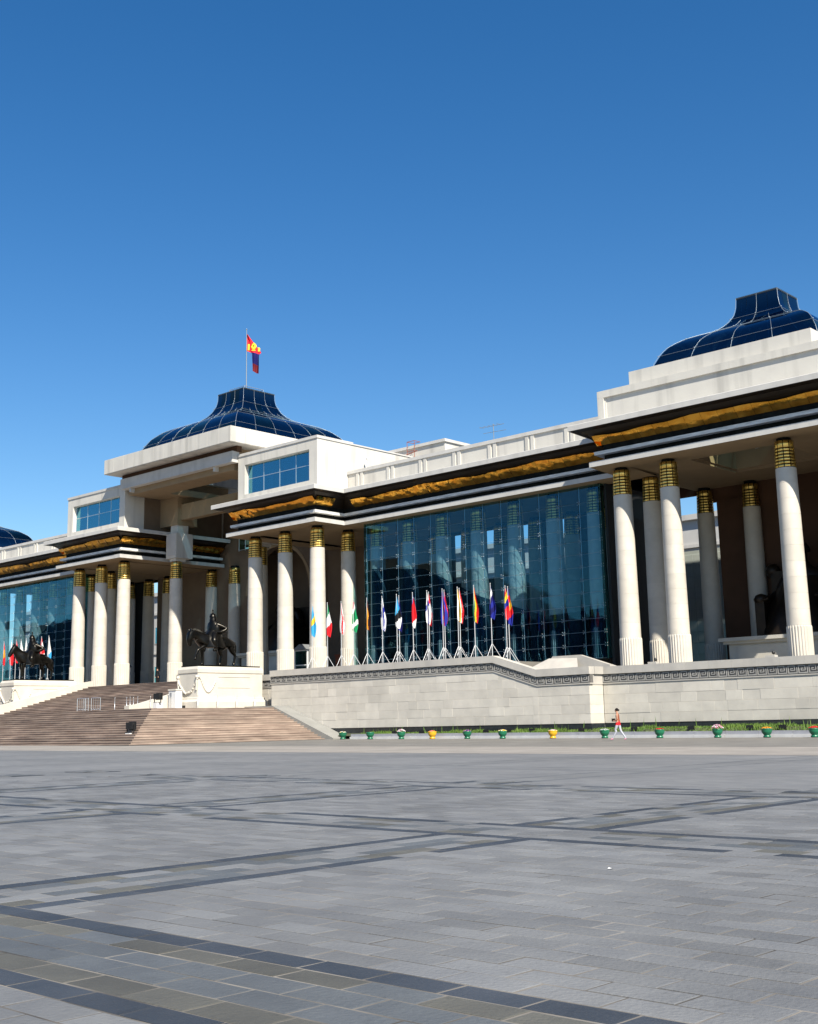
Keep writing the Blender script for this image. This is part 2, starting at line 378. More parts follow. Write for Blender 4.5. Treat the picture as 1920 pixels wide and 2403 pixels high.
def tile_geo(b, x0, y0, x1, y1, ox=0, oy=0, oz=0, mi=0, rr=None):
    rr = rr or random; g = .0065; t = .011+rr.uniform(-.0015, .0022); bv = .006
    j = lambda: rr.uniform(-.0016, .0016)
    ox_, oy_ = ox, oy
    P = [(x0+g+j(), y0+g+j()), (x1-g+j(), y0+g+j()), (x1-g+j(), y1-g+j()), (x0+g+j(), y1-g+j())]
    S = [(1, 1), (-1, 1), (-1, -1), (1, -1)]
    zt = [gz(p[0])+t+rr.uniform(-.0012, .0012) for p in P]
    v = [(p[0]-ox_, p[1]-oy_, gz(p[0])+.0035-oz) for p in P]
    v += [(p[0]-ox_, p[1]-oy_, zz-.0022-oz) for p, zz in zip(P, zt)]
    v += [(p[0]+s_[0]*bv-ox_, p[1]+s_[1]*bv-oy_, zz-oz) for p, s_, zz in zip(P, S, zt)]
    b.add(v, [(0, 1, 5, 4), (1, 2, 6, 5), (2, 3, 7, 6), (3, 0, 4, 7), (4, 5, 9, 8), (5, 6, 10, 9), (6, 7, 11, 10), (7, 4, 8, 11), (8, 9, 10, 11)], mi)
scored = []
for t_ in tiles:
    x0, y0, x1, y1, m = t_; iv = in_view((x0+x1)/2, (y0+y1)/2)
    vis = iv is not None and -60 < iv[1] < 1980 and iv[2] < 2440
    dd = (iv[0] if iv else 99)
    scored.append((0 if vis else 1, dd, t_))
scored.sort(key=lambda a: (a[0], a[1]))
PM = ['pave_field', 'pave_dark', 'pave_blue', 'pave_olive']
for s_ in scored[:300]:
    x0, y0, x1, y1, m = s_[2]; b = MB(); cx_, cy_ = (x0+x1)/2, (y0+y1)/2
    tile_geo(b, x0, y0, x1, y1, cx_, cy_, gz(cx_), 0, rt); b.build('paving_stone', m, plaza, loc=(cx_, cy_, gz(cx_)))
b = MB()
RM = {}
for s_ in scored[300:]:
    x0, y0, x1, y1, m = s_[2]; tile_geo(b, x0, y0, x1, y1, 0, 0, 0, PM.index(m), rt)
# per-stone tint for the joined stones
for nm in PM:
    m = MATS[nm].copy(); m.name = nm+'_joined'; t = m.node_tree
    oi = [n for n in t.nodes if n.type == 'OBJECT_INFO'][0]; at = t.nodes.new('ShaderNodeAttribute'); at.attribute_name = 'tint'
    for l in list(oi.outputs['Random'].links): t.links.new(at.outputs['Fac'], l.to_socket)
    MATS[nm+'_joined'] = m
me = b.mesh('paving_stones', [n+'_joined' for n in PM])
at = me.attributes.new('tint', 'FLOAT', 'FACE'); val = []
for k in range(len(me.polygons)//9): val += [rt.random()]*9
at.data.foreach_set('value', val)
link('paving_stones', me, plaza, kind='stuff')

# kerb, verge and grass below the terrace wall
YK = 62.8
kb = MB()
for xa, xb in ((-64.0, -10.0),):
    n = 27; dx = (xb-xa)/n
    for i in range(n):
        a = xa+i*dx; zz = gz(a); kb.box(a+.008, YK, zz-.1, a+dx-.008, YK+.22, zz+.17, 0)
        kb.box(a+.008, YK+.12, zz-.1, a+dx-.008, YK+.40, zz+.36, 1)
kb.build('kerb', ['kerb_white', 'kerb_grey'], kind='structure')
vb = MB(); vb.add([(-66, YK+.39, .30), (-10, YK+.39, .20), (-10, 64.2, .50), (-66, 64.2, .50), (-66, 66, .50), (-10, 66, .50)], [(0, 1, 2, 3), (3, 2, 5, 4)]); vb.build('verge', 'soil', kind='structure')
gb = MB(); rg = random.Random(5)
for i in range(16000):
    x = rg.uniform(-63.8, -18); y = rg.uniform(YK+.42, 63.95 if x < -43.8 else 65.4); dens = math.sin(x*.9)+math.sin(x*.37+1)*.8
    h = rg.uniform(.06, .16)*(1.7 if dens > .2 else .9); z0 = .27+(min(y, 64.2)-YK-.4)*.22; a = rg.uniform(0, 6.28); wv = .02
    if rg.random() < .004: h = rg.uniform(.4, .8); wv = .03
    tx, ty = rg.uniform(-.05, .05), rg.uniform(-.05, .05); dx, dy = math.cos(a)*wv, math.sin(a)*wv
    gb.add([(x-dx, y-dy, z0), (x+dx, y+dy, z0), (x+tx+dx*.6, y+ty+dy*.6, z0+h*.6), (x+tx*2, y+ty*2, z0+h)], [(0, 1, 2), (0, 2, 3)])
gb.build('grass', 'grass', label='strip of short green grass between white kerb and wall', cat='grass', kind='stuff')

# ================================================================== PALACE
palace = thing('palace', 'long pale stone palace with columns, glass wings and blue glass domes', 'palace')
ZS = 17.42; ZW = 15.55
# ---- columns -------------------------------------------------------------
_cap = None
def capital_mesh():
    b = MB(); z0, z1 = 0.0, 1.70
    b.lathe([(.50, 0), (.50, z1), (.42, z1+.02), (.42, z1+.2)], 20, mi=1)
    rows = [(0.03, .19), (.23, .39), (.43, .59), (.63, .79), (.83, .99), (1.03, 1.19), (1.23, 1.66)]
    n = 10
    for a, c in rows:
        r0 = .625-.07*a/1.7; r1 = .625-.07*c/1.7
        for k in range(n):
            t0 = 2*math.pi*k/n+.045; t1 = 2*math.pi*(k+1)/n-.045; vs = []; fs = []
            for i in range(4):
                t = t0+(t1-t0)*i/3
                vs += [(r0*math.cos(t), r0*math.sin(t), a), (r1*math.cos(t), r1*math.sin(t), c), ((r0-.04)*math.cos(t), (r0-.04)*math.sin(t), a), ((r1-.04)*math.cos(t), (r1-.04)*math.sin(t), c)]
            for i in range(3):
                p, q = 4*i, 4*i+4; fs += [(p, q, q+1, p+1), (p+1, q+1, q+3, p+3), (p+2, q+2, q, p)]
            b.add(vs, fs, 0, True)
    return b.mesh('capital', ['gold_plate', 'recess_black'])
def flute_mesh(h):
    b = MB(); n = 26; vs = []; m = n*4
    for z, rr in ((0, .735), (h-.10, .735), (h, .70)):
        for i in range(m):
            t = 2*math.pi*i/m; d = (0, .0, -.035, -.035)[i % 4] if z < h-.05 else 0
            vs.append(((rr+d)*math.cos(t), (rr+d)*math.sin(t), z))
    fs = [(k*m+i, k*m+(i+1) % m, (k+1)*m+(i+1) % m, (k+1)*m+i) for k in range(2) for i in range(m)]
    b.add(vs, fs); b.add(vs[2*m:], [tuple(range(m))]); return b.mesh('fluted_base', 'column_stone')
CAPM = capital_mesh(); FL = {}; DR = {}
def drum_mesh(i, n):
    k = (i, n)
    if k not in DR:
        r = lambda t: .69-.075*t
        r0, r1 = r(i/n), r((i+1)/n); b = MB(); b.lathe([(r0-.010, 0), (r0, .010)], 40, cap=False); b.lathe([(r0, .010), (r1, .99)], 40, cap=False); b.lathe([(r1, .99), (r1-.010, 1)], 40, cap=False); DR[k] = b.mesh('drum', 'column_stone')
    return DR[k]
def column(x, y, zb, zf, drums=True, dz=0.0, parent=None):
    parent = parent or palace
    zt = ZW+dz; b = MB()
    if drums: b.lathe([(.55, zb), (.55, zt)], 16)
    else: b.lathe([(.69, zf), (.615, zt)], 32)
    b.v = [(vx+x, vy+y, vz) for vx, vy, vz in b.v]
    c = b.build('column', 'column_stone', parent)
    h = round(zf-zb, 3)
    if h not in FL: FL[h] = flute_mesh(h)
    link('fluted_base', FL[h], c, (x, y, zb))
    if drums:
        n = round((zt-zf)/.93); hh = (zt-zf)/n
        for i in range(n):
            o = link('drum', drum_mesh(i, n), c, (x, y, zf+i*hh)); o.scale = (1, 1, hh)
    link('capital', CAPM, c, (x, y, zt))
    return c
OFF = (9.95, 13.87, 17.87)
for s in (1, -1):
    for o_ in OFF: column(CX+s*o_, 68, 5.2, 7.42)
    column(CX+s*6.4, 71.65, 5.2, 7.42); column(CX+s*17.8, 71.65, 5.2, 7.42, s > 0)
    column(CX+s*6.4, 79.0, 5.2, 7.42, False); column(CX+s*10.2, 79.0, 5.2, 7.42, False)
    for k in range(7):
        column(CX+s*(21.35+3.61*k), 71.65, 5.2, 7.42, False)
        column(CX+s*(21.35+3.61*k), 79, 5.2, 7.42, False)
    column(CX+s*17.8, 79, 5.2, 7.42, False)
DZR = .15; RC = -35.45
RF = 4.25
for x in (-43.08, -39.5, -31.5, -27.9): column(x, 68, RF, 6.26, True, DZR)
for x in (-43.07, -27.9): column(x, 71.65, RF, 6.26, True, DZR)
for x in (-43.05, -39.4, -31.5, -27.9): column(x, 79, RF, 6.26, False, DZR)

# ---- eaves swept round the outline -----------------------------------------
PATH_E = [(-83.6, 79.0, 0), (-83.6, 65.25, 0), (-70.27, 65.25, 0), (-70.27, 68.58, 0), (-45.35, 68.58, 0), (-45.35, 65.25, DZR), (-25.55, 65.25, DZR), (-25.55, 84, DZR)]
def offset(path, t):
    out = []
    n = len(path)
    for i in range(n):
        p = Vector(path[i][:2]); ds = []
        if i > 0: ds.append((p-Vector(path[i-1][:2])).normalized())
        if i < n-1: ds.append((Vector(path[i+1][:2])-p).normalized())
        nr = [Vector((-d.y, d.x)) for d in ds]   # left of travel = inside
        if len(nr) == 1: m = nr[0]
        else:
            m = (nr[0]+nr[1]); m = m/ max(.2, (1+nr[0].dot(nr[1])))
        q = p+m*t; out.append((q.x, q.y, path[i][2]))
    return out
def sweep(b, prof, path, mi=0):
    offs = [offset(path, t) for t, z in prof]; n = len(path)
    for i in range(n-1):
        for k in range(len(prof)-1):
            a, c = offs[k], offs[k+1]; za, zc = prof[k][1], prof[k+1][1]
            b.add([(a[i][0], a[i][1], za+a[i][2]), (a[i+1][0], a[i+1][1], za+a[i+1][2]), (c[i+1][0], c[i+1][1], zc+c[i+1][2]), (c[i][0], c[i][1], zc+c[i][2])], [(0, 1, 2, 3)], mi)
for s in (1, -1):
    def fin(b, name, m, par=palace):
        if s < 0: b.mirror()
        return b.build(name, m, par)
    b = MB(); sweep(b, [(.5, 19.9), (0, 19.9), (0, 20.24), (.03, 20.27), (2.6, 20.30)], PATH_E); eave = fin(b, 'eave_fascia', 'plaster_trim')
    b = MB(); sweep(b, [(1.68, 18.9), (1.45, 19.15), (1.0, 19.6), (.6, 19.83), (.03, 19.897)], PATH_E); fin(b, 'eave_soffit', 'cove_dark_reflection', eave)  # upper cove: the gold metal's dark reflection put into its colour
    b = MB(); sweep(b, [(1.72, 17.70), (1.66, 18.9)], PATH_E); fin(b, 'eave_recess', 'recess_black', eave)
    b = MB(); sweep(b, [(1.70, 18.24), (1.22, 18.24), (1.20, 18.46), (1.70, 18.52)], PATH_E); fin(b, 'gutter_strip', 'strip_grey', eave)
    b = MB(); sweep(b, [(2.9, ZS), (.95, ZS), (.95, 17.77), (1.8, 17.79)], PATH_E); fin(b, 'lower_cornice', ['soffit', 'plaster_trim']); 
# lower cornice: white front, underside toned tan for its shade and ground bounce
for o in [o for o in bpy.data.objects if o.name.startswith('lower_cornice')]:
    for p in o.data.polygons:
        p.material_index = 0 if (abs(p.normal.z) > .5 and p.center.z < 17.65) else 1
# gold cove panels, wavy top edge shaped after the metal's reflections
gr = random.Random(11)
def gold_panels(path, mirror, parent, skip=()):
    for i in range(len(path)-1):
        p, q = Vector(path[i][:2]), Vector(path[i+1][:2]); d = (q-p); Ln = d.length; d.normalize(); nin = Vector((-d.y, d.x))
        t_in = 1.25
        def trim(j):   # convex or concave corner trims
            if j == 0 or j == len(path)-1: return 0
            a = (Vector(path[j][:2])-Vector(path[j-1][:2])).normalized(); c = (Vector(path[j+1][:2])-Vector(path[j][:2])).normalized()
            return t_in if a.x*c.y-a.y*c.x > 0 else -t_in+.5
        s0, s1 = max(trim(i), .0) , Ln-max(trim(i+1), .0)
        if trim(i) < 0: s0 = -.3
        n = max(1, round((s1-s0)/1.18)); st = (s1-s0)/n
        wave0 = gr.uniform(0, 6)
        for k in range(n):
            a0, a1 = s0+k*st+.008, s0+(k+1)*st-.008; b = MB(); nu, nv = 6, 5; vs = []
            top = [.0]*(nu+1)
            amp = gr.choice([.03, .05, .09]) if p.x < -47 else gr.choice([.008, .015, .02]); ph = gr.uniform(0, 6)
            for u in range(nu+1):
                ss = a0+(a1-a0)*u/nu
                hw = .09*math.sin(ss*.55+wave0)+.05*math.sin(ss*1.7+wave0*2)
                for v in range(nv+1):
                    f = v/nv
                    t = 1.60-.60*f; z = 18.92+(.56+hw*.8)*(f**.85)
                    bul = -.06*math.sin(f*math.pi)-amp*.6*math.sin(u*1.3+ph+v*.9)*math.sin(f*math.pi)
                    pt = p+d*ss+nin*(t+bul-.05); dzz = path[i][2]+(path[i+1][2]-path[i][2])*max(0, min(1, ss/Ln))
                    vs.append((pt.x, pt.y, z+dzz+gr.uniform(-.012, .012)*(amp/.03)))
            fs = [(u*(nv+1)+v, (u+1)*(nv+1)+v, (u+1)*(nv+1)+v+1, u*(nv+1)+v+1) for u in range(nu) for v in range(nv)]
            b.add(vs, fs, 0, True)
            if mirror: b.mirror()
            b.build('gold_panel', 'gold_cove', parent)
ev = [o for o in bpy.data.objects if o.name.startswith('eave_fascia')]
gold_panels(PATH_E, False, ev[0]); gold_panels(PATH_E[:6], True, ev[1])

# ---- ceilings, roofs and inner walls ----------------------------------------
def cb(name, boxes, m, par=palace, mir=False):
    b = MB()
    for bx in boxes: b.box(*bx)
    if mir: b.mirror()
    return b.build(name, m, par)
for mir in (False, True):
    cb('porch_ceiling', [(-80.0, 68.0, 17.45, -73.2, 80, 17.65)], 'soffit', mir=mir)
    cb('wing_ceiling', [(-73.1, 71.4, 17.45, -48.0, 80, 17.65)], 'soffit', mir=mir)
    cb('gallery_floor', [(-69.9, 70.7, 5.19, -46.6, 79.9, 5.23)], 'black_granite', mir=mir)  # dark slab added to cut bounce light on the gallery columns
    cb('wing_roof', [(-71.8, 70.9, 20.31, -44.0, 84, 20.5)], 'weathered_grey', mir=mir)
    # rear wall of the wing with clerestory slots between the rear columns
    e0 = -71.5 if not mir else -67.2
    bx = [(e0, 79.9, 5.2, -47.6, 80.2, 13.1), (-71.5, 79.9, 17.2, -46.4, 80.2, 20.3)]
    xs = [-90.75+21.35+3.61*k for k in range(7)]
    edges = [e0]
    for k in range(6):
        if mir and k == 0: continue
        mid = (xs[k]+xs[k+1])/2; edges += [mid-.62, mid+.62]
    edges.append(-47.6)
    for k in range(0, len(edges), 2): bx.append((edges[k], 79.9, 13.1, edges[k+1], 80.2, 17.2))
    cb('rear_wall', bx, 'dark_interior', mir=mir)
    # parapet over the wing
    bx = [(-71.78, 70.58, 20.28, -44.05, 71.0, 21.95)]
    pb = cb('parapet', bx, 'plaster', mir=mir)
    cb('parapet_coping', [(-71.78, 70.46, 21.93, -44.05, 71.1, 22.2)], 'plaster_trim', pb, mir)
    k = 0
    x = -70.75
    while x < -44.6:
        for dx in (0, .52):
            bb = MB(); bb.box(x+dx, 70.50, 20.29, x+dx+.30, 70.60, 21.94)
            if mir: bb.mirror()
            bb.build('parapet_pilaster', 'plaster', pb)
        x += 3.575
# glazed walls of the wings, pane by pane
def glass_wall(x0, x1, mir):
    fr = MB(); n = round((x1-x0)/1.79); dx = (x1-x0)/n; zs = [5.25+.912*k for k in range(14)]; zs[-1] = 17.38
    pm = MB(); pm.box(0, -.008, 0, dx-.03, .008, .882); pme = pm.mesh('pane', 'wing_glass')
    pm2 = MB(); pm2.box(0, -.008, 0, dx-.03, .008, zs[-1]-zs[-2]-.02); pme2 = pm2.mesh('pane', 'wing_glass')
    for i in range(n+1):
        xx = x0+i*dx
        fr.tube((xx, 70.62, 5.2), (xx, 70.62, 17.4), .022, 5)
        for z in zs[1:-1]:
            for sx in (-.09, .09):
                fr.tube((xx, 70.60, z), (xx+sx, 70.515, z+.10), .012, 4); fr.tube((xx, 70.60, z), (xx+sx, 70.515, z-.10), .012, 4)
                for sz in (-.1, .1): fr.ball((xx+sx, 70.485, z+sz), .026, 6, 4)
    for z in zs[1:-1]: fr.tube((x0, 70.60, z), (x1, 70.60, z), .013, 4)
    if mir: fr.mirror()
    w_ = fr.build('glass_wall', 'steel', palace)
    for i in range(n):
        for k in range(13):
            xx = x0+i*dx+.015; xx = xx if not mir else mX(xx+dx-.03)
            o = link('pane', pme2 if k == 12 else pme, w_, (xx, 70.5, zs[k]+.015)); o.rotation_euler = (R(rt.uniform(-.3, .3)), 0, R(rt.uniform(-.4, .4)))
    # glass fins closing both ends
    for xx in (x0-.05, x1+.05):
        e = MB(); e.box(xx-.01, 70.35, 5.2, xx+.01, 71.0, 17.4)
        if mir: e.mirror()
        e.build('glass_fin', 'porch_glass', w_)
glass_wall(-69.7, -46.6, False); glass_wall(-69.7, -46.6, True)
# added tinted sheet, cut to darken the lower part of the wing glass
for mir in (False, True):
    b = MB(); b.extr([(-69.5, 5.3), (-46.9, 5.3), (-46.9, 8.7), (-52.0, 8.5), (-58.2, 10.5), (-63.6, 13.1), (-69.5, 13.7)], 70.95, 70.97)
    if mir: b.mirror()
    b.build('darkening_screen', 'darkening_glass', palace)
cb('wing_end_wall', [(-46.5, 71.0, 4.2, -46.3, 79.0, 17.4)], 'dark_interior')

# ---- attic boxes with windows over the centre pavilions -----------------------
for mir in (False, True):
    x0, x1, y0, z0, z1 = -82.05, -71.8, 67.03, 20.28, 24.62; wx0, wx1, wz0, wz1 = -81.15, -72.78, 21.13, 23.8
    b = MB(); d = .55
    b.box(x0, y0, z0, wx0, y0+d, z1); b.box(wx1, y0, z0, x1, y0+d, z1); b.box(wx0, y0, z0, wx1, y0+d, wz0); b.box(wx0, y0, wz1, wx1, y0+d, z1)
    b.box(x0, y0+d, z0, x0+.3, 84, z1); b.box(x1-.3, y0+d, z0, x1, 84, z1); b.box(x0+.3, 83.7, z0, x1-.3, 84, z1); b.box(x0+.3, y0+d, z1-.3, x1-.3, 83.7, z1)
    if mir: b.mirror()
    at_ = b.build('attic_box', 'plaster', palace)
    cb('attic_coping', [(x0-.07, y0-.07, z1+.002, x1+.07, 71.2, z1+.24), (x0-.07, 71.2, z1+.002, x1+.07, 84.1, z1+.12)], 'plaster_trim', at_, mir)
    wf = MB(); nx = 4
    for i in range(nx+1):
        xx = wx0+(wx1-wx0)*i/nx; wf.box(xx-.03, y0+.40, wz0, xx+.03, y0+.47, wz1)
    for z in (wz0+.03, (wz0+wz1)/2+.1, wz1-.03): wf.box(wx0, y0+.41, z-.025, wx1, y0+.46, z+.025)
    if mir: wf.mirror()
    win = wf.build('window', 'white_paint' if False else 'steel', at_)
    for i in range(nx):
        for (za, zb) in ((wz0, (wz0+wz1)/2+.1), ((wz0+wz1)/2+.1, wz1)):
            pb_ = MB(); pb_.box(0, 0, 0, (wx1-wx0)/nx-.06, .012, zb-za-.05)
            xx = wx0+(wx1-wx0)*i/nx+.03
            if mir: xx = mX(xx+(wx1-wx0)/nx-.06)
            pb_.build('pane', 'window_glass', win, loc=(xx, y0+.43, za+.025), rot=(R(rt.uniform(-.5, .5)), 0, R(rt.uniform(-.6, .6))))
    # room behind with pale inner columns
    cb('attic_room', [(x0+.3, 71.5, z0, x1-.3, 71.6, z1-.3), (x0+2, 69.0, z0, x0+2.4, 69.4, z1-.3), (x0+5, 69, z0, x0+5.4, 69.4, z1-.3), (x0+8, 69, z0, x0+8.4, 69.4, z1-.3)], 'kerb_grey', at_, mir)

# ---- portal: slab, beams, rear glazing, arch ----------------------------------
def ring(x0, y0, x1, y1, z0, z1, ix0, iy0, ix1, iy1):
    return [(x0, y0, z0, x1, iy0, z1), (x0, iy1, z0, x1, y1, z1), (x0, iy0, z0, ix0, iy1, z1), (ix1, iy0, z0, x1, iy1, z1)]
slab = cb('portal_slab', ring(-100.5, 65.28, -81.0, 84.9, 25.66, 27.1, -97.6, 68.3, -83.9, 81.9), 'plaster')
# cladding joints on the slab front
for k in range(12):
    xx = -100.5+19.5*k/12
    bb = MB(); bb.bbox(xx+.006, 65.255, 25.70, xx+19.5/12-.006, 65.285, 27.07, .006); bb.build('cladding_panel', 'plaster', slab)
for k in range(10):
    yy = 65.29+1.62*k
    bb = MB(); bb.box(-81.005, yy+.006, 25.70, -80.975, yy+1.608, 27.07); bb.build('cladding_panel', 'plaster', slab)
beam = cb('portal_beam', [(-99.37, 66.4, 24.17, -82.13, 67.2, 25.17)] , 'plaster_trim')
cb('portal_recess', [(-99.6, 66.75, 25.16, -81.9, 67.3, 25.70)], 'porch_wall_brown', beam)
cb('portal_soffit', ring(-98.8, 67.03, -82.7, 80, 23.6, 24.18, -95.5, 69.5, -86.0, 78)+[(-98.7, 67.2, 24.15, -98.3, 79, 25.7), (-83.2, 67.2, 24.15, -82.8, 79, 25.7)], 'soffit', beam)
for xx in (-97.9, -84.9):
    bb = MB(); bb.box(xx-.13, 66.55, 23.75, xx+.13, 67.0, 24.165); bb.build('bracket', 'plaster_trim', beam)
for mir in (False, True):
    cb('portal_block', [(-85.0, 71.2, 20.85, -81.5, 73.6, 24.1)], 'soffit', beam, mir)
    pbk = cb('column_block', [(-85.15, 71.0, 17.55, -83.5, 73.0, 20.0), (-84.85, 71.2, 17.25, -83.85, 72.4, 17.55), (-84.9, 71.3, 20.0, -83.8, 72.6, 20.86)], 'plaster', beam, mir)
    cb('block_panel', [(-84.98, 70.96, 17.78, -83.67, 71.003, 19.78)], 'plaster_trim', pbk, mir)
    cb('portal_side_wall', [(-82.14, 69.3, 20.3, -82.06, 79, 24.6)], 'porch_wall', beam, mir)
cb('cross_beam', [(-96.5, 71.6, 21.35, -85, 72.4, 22.9)], 'soffit', beam)
gl = MB()
for k in range(12):
    xx = -96.6+k*1.0; gl.tube((xx, 79.1, 18.9), (xx, 79.1, 24), .04, 5)
for z in (19.0, 20.7, 22.4, 24): gl.tube((-96.6, 79.1, z), (-84.9, 79.1, z), .035, 5)
for mir in (False, True): cb('upper_rear_wall', [(-84.9, 79.3, 18.96, -70.6, 79.9, 24.6)], 'porch_wall', mir=mir)
rgw = gl.build('rear_glazing', 'steel', palace)
for k in range(11):
    for z in (19.0, 20.7, 22.4):
        bb = MB(); bb.box(-96.57+k, 79.12, z+.03, -95.63+k, 79.13, z+1.67); bb.build('pane', 'sky_glass', rgw)
# rear wall with arched niche
AR, AZ = 4.6, 14.2
b = MB(); xs0, xs1 = -110.9, -70.6
NA = 20; pts = [(CX+AR*math.cos(math.pi*i/NA), AZ+AR*math.sin(math.pi*i/NA)) for i in range(NA+1)]
def wallq(poly):
    b.extr(poly, 79.3, 80.1)
wallq([(CX+AR, 5.2), (xs1, 5.2), (xs1, 18.95), (CX+AR, 18.95)]) ; wallq([(xs0, 5.2), (CX-AR, 5.2), (CX-AR, 18.95), (xs0, 18.95)])
for i in range(NA):
    (xa, za), (xb, zb) = pts[i], pts[i+1]
    wallq([(xb, zb), (xa, za), (xa, 18.95), (xb, 18.95)])
aw = b.build('arch_wall', 'porch_wall', palace)
b = MB(); prev = None
for i in range(NA+1):
    pass
vs = []
for r_, y_ in ((AR, 79.26), (AR+.35, 79.26), (AR+.35, 79.31)):
    for i in range(NA+1): vs.append((CX+r_*math.cos(math.pi*i/NA), y_, AZ+r_*math.sin(math.pi*i/NA)))
m_ = NA+1
b.add(vs, [(k*m_+i, k*m_+i+1, (k+1)*m_+i+1, (k+1)*m_+i) for k in range(2) for i in range(NA)])
b.build('arch_moulding', 'soffit', aw)
cb('niche_wall', [(CX-6, 85.0, 5.2, CX+6, 85.3, 19), (CX-6, 80.1, 5.2, CX-5.7, 85, 19), (CX+5.7, 80.1, 5.2, CX+6, 85, 19), (CX-6, 80.1, 19, CX+6, 85.3, 19.2)], 'porch_wall', aw)
# ---- right pavilion: parapet tiers, ceiling, back wall ---------------------------
par = cb('pavilion_parapet', [(-44.05, 67.18, 20.3, -26.85, 67.6, 22.55), (-44.05, 67.6, 20.3, -43.6, 84, 22.86), (-27.3, 67.6, 20.3, -26.85, 84, 22.86)], 'plaster')
cb('parapet_frame', [(-44.05, 67.03, 22.38, -26.85, 67.6, 22.86), (-44.05, 67.03, 20.35, -43.55, 67.185, 22.385), (-27.35, 67.03, 20.35, -26.85, 67.185, 22.385), (-43.55, 67.13, 20.35, -43.42, 67.185, 22.385)], 'plaster', par)
cb('upper_tier', ring(-41.85, 67.65, -29.05, 83.5, 22.87, 23.93, -41.0, 69.2, -29.9, 82.2), 'plaster', par)
cb('tier_roof', ring(-43.6, 67.6, -27.3, 84, 22.6, 22.8, -41.5, 69.4, -29.4, 82), 'weathered_grey', par)
cb('pavilion_ceiling', ring(-44.0, 67.3, -26.9, 80, 17.6, 17.8, -38.6, 69.3, -32.3, 75.5), 'soffit')
lin = MB()
for a_, c_ in (((-38.6, 69.3), (-32.3, 69.3)), ((-38.6, 75.5), (-32.3, 75.5)), ((-38.6, 69.3), (-38.6, 75.5)), ((-32.3, 69.3), (-32.3, 75.5))):
    lin.box(a_[0]-.1, a_[1]-.1, 17.8, c_[0]+.1, c_[1]+.1, 22.6)
lin.build('skylight_shaft', 'soffit', palace)
sk = MB()
for k in range(4):
    for j in range(4): pass
ctr = (RC, 72.4, 18.35)
for e_ in ((-38.5, 69.4), (-32.4, 69.4), (-32.4, 75.4), (-38.5, 75.4)): sk.tube((e_[0], e_[1], 19.9), ctr, .06, 5)
skl = sk.build('skylight_frame', 'steel', palace)
cs = [(-38.5, 69.4), (-32.4, 69.4), (-32.4, 75.4), (-38.5, 75.4)]
for k in range(4):
    p_, q_ = cs[k], cs[(k+1) % 4]; bb = MB(); bb.add([(p_[0], p_[1], 19.9), (q_[0], q_[1], 19.9), ctr], [(0, 1, 2)]); bb.build('pane', 'sky_glass', skl)
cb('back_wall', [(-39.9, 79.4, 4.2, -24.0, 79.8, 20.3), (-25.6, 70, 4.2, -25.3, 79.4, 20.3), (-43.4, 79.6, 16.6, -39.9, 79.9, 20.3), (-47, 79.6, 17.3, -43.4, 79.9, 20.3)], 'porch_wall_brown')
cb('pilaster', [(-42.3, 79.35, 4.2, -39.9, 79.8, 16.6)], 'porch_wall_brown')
# ---- penthouse on the wing roof -------------------------------------------------
ph = cb('roof_house', [(-76.5, 80, 20.5, -68.95, 86, 25.85)], 'plaster')
cb('roof_house_coping', [(-76.7, 79.85, 25.85, -68.8, 86.2, 26.12)], 'plaster_trim', ph)

# ---- domes ------------------------------------------------------------------------
def dome(xc, yc, prof, ncol, rows, name, ringz):
    """square-plan ogee glass dome; prof list of (half width, z) bottom->top"""
    zs = [p[1] for p in prof]
    def aw_(u):   # u 0..1 along the profile length
        L_ = [0]
        for p, q in zip(prof, prof[1:]): L_.append(L_[-1]+math.hypot(q[0]-p[0], q[1]-p[1]))
        s_ = u*L_[-1]
        for i in range(len(prof)-1):
            if s_ <= L_[i+1]+1e-9:
                f = (s_-L_[i])/max(1e-9, L_[i+1]-L_[i]); return (prof[i][0]+(prof[i+1][0]-prof[i][0])*f, prof[i][1]+(prof[i+1][1]-prof[i][1])*f)
        return prof[-1]
    def P(side, u, v, inset=0.0):
        a, z = aw_(u); a -= inset; t = (2*v-1)*a
        # the bulge is fullest mid-side
        if side == 0: return (xc+t, yc-a, z)
        if side == 1: return (xc+a, yc+t, z)
        if side == 2: return (xc-t, yc+a, z)
        return (xc-a, yc-t, z)
    fr = MB()
    for side in range(4):
        for c in range(ncol+1):
            if c == ncol: continue
            ke = 25 if (c % 2 == 0) else 19
            pts_ = [Vector(P(side, k/24, c/ncol)) for k in range(ke)]; fr.path(pts_, .011 if c else .018, 5)
            for r_ in rows[1:-1]:
                if c % 2 and r_ > .75: continue
                q = P(side, r_, c/ncol, -.05); fr.ball(q, .045, 6, 4)
        for r_ in rows:
            fr.tube(P(side, r_, 0), P(side, r_, 1), .010, 5)
    d_ = fr.build('dome', 'dome_rib', palace)
    rd = random.Random(int(abs(xc)))
    for side in range(4):
        for c in range(ncol):
            for ri_ in range(len(rows)-1):
                b = MB(); nu = 5; vs = []
                for k in range(nu+1):
                    for v_ in (0.0, .5, 1.0):
                        u = rows[ri_]+(rows[ri_+1]-rows[ri_])*(k/nu); vs.append(P(side, u, (c+.012+v_*.976)/ncol, .03))
                b.add(vs, [(3*k+j, 3*k+j+1, 3*k+j+4, 3*k+j+3) for k in range(nu) for j in range(2)], 0, True)
                b.build('pane', 'dome_glass_dark' if rd.random() < .22 else 'dome_glass', d_)
    a, z = prof[-1]; t_ = MB(); t_.box(xc-a, yc-a, z-.1, xc+a, yc+a, z+.04); t_.build('cap_plate', 'dome_core', d_)
    # dim lining behind the glass
    return d_
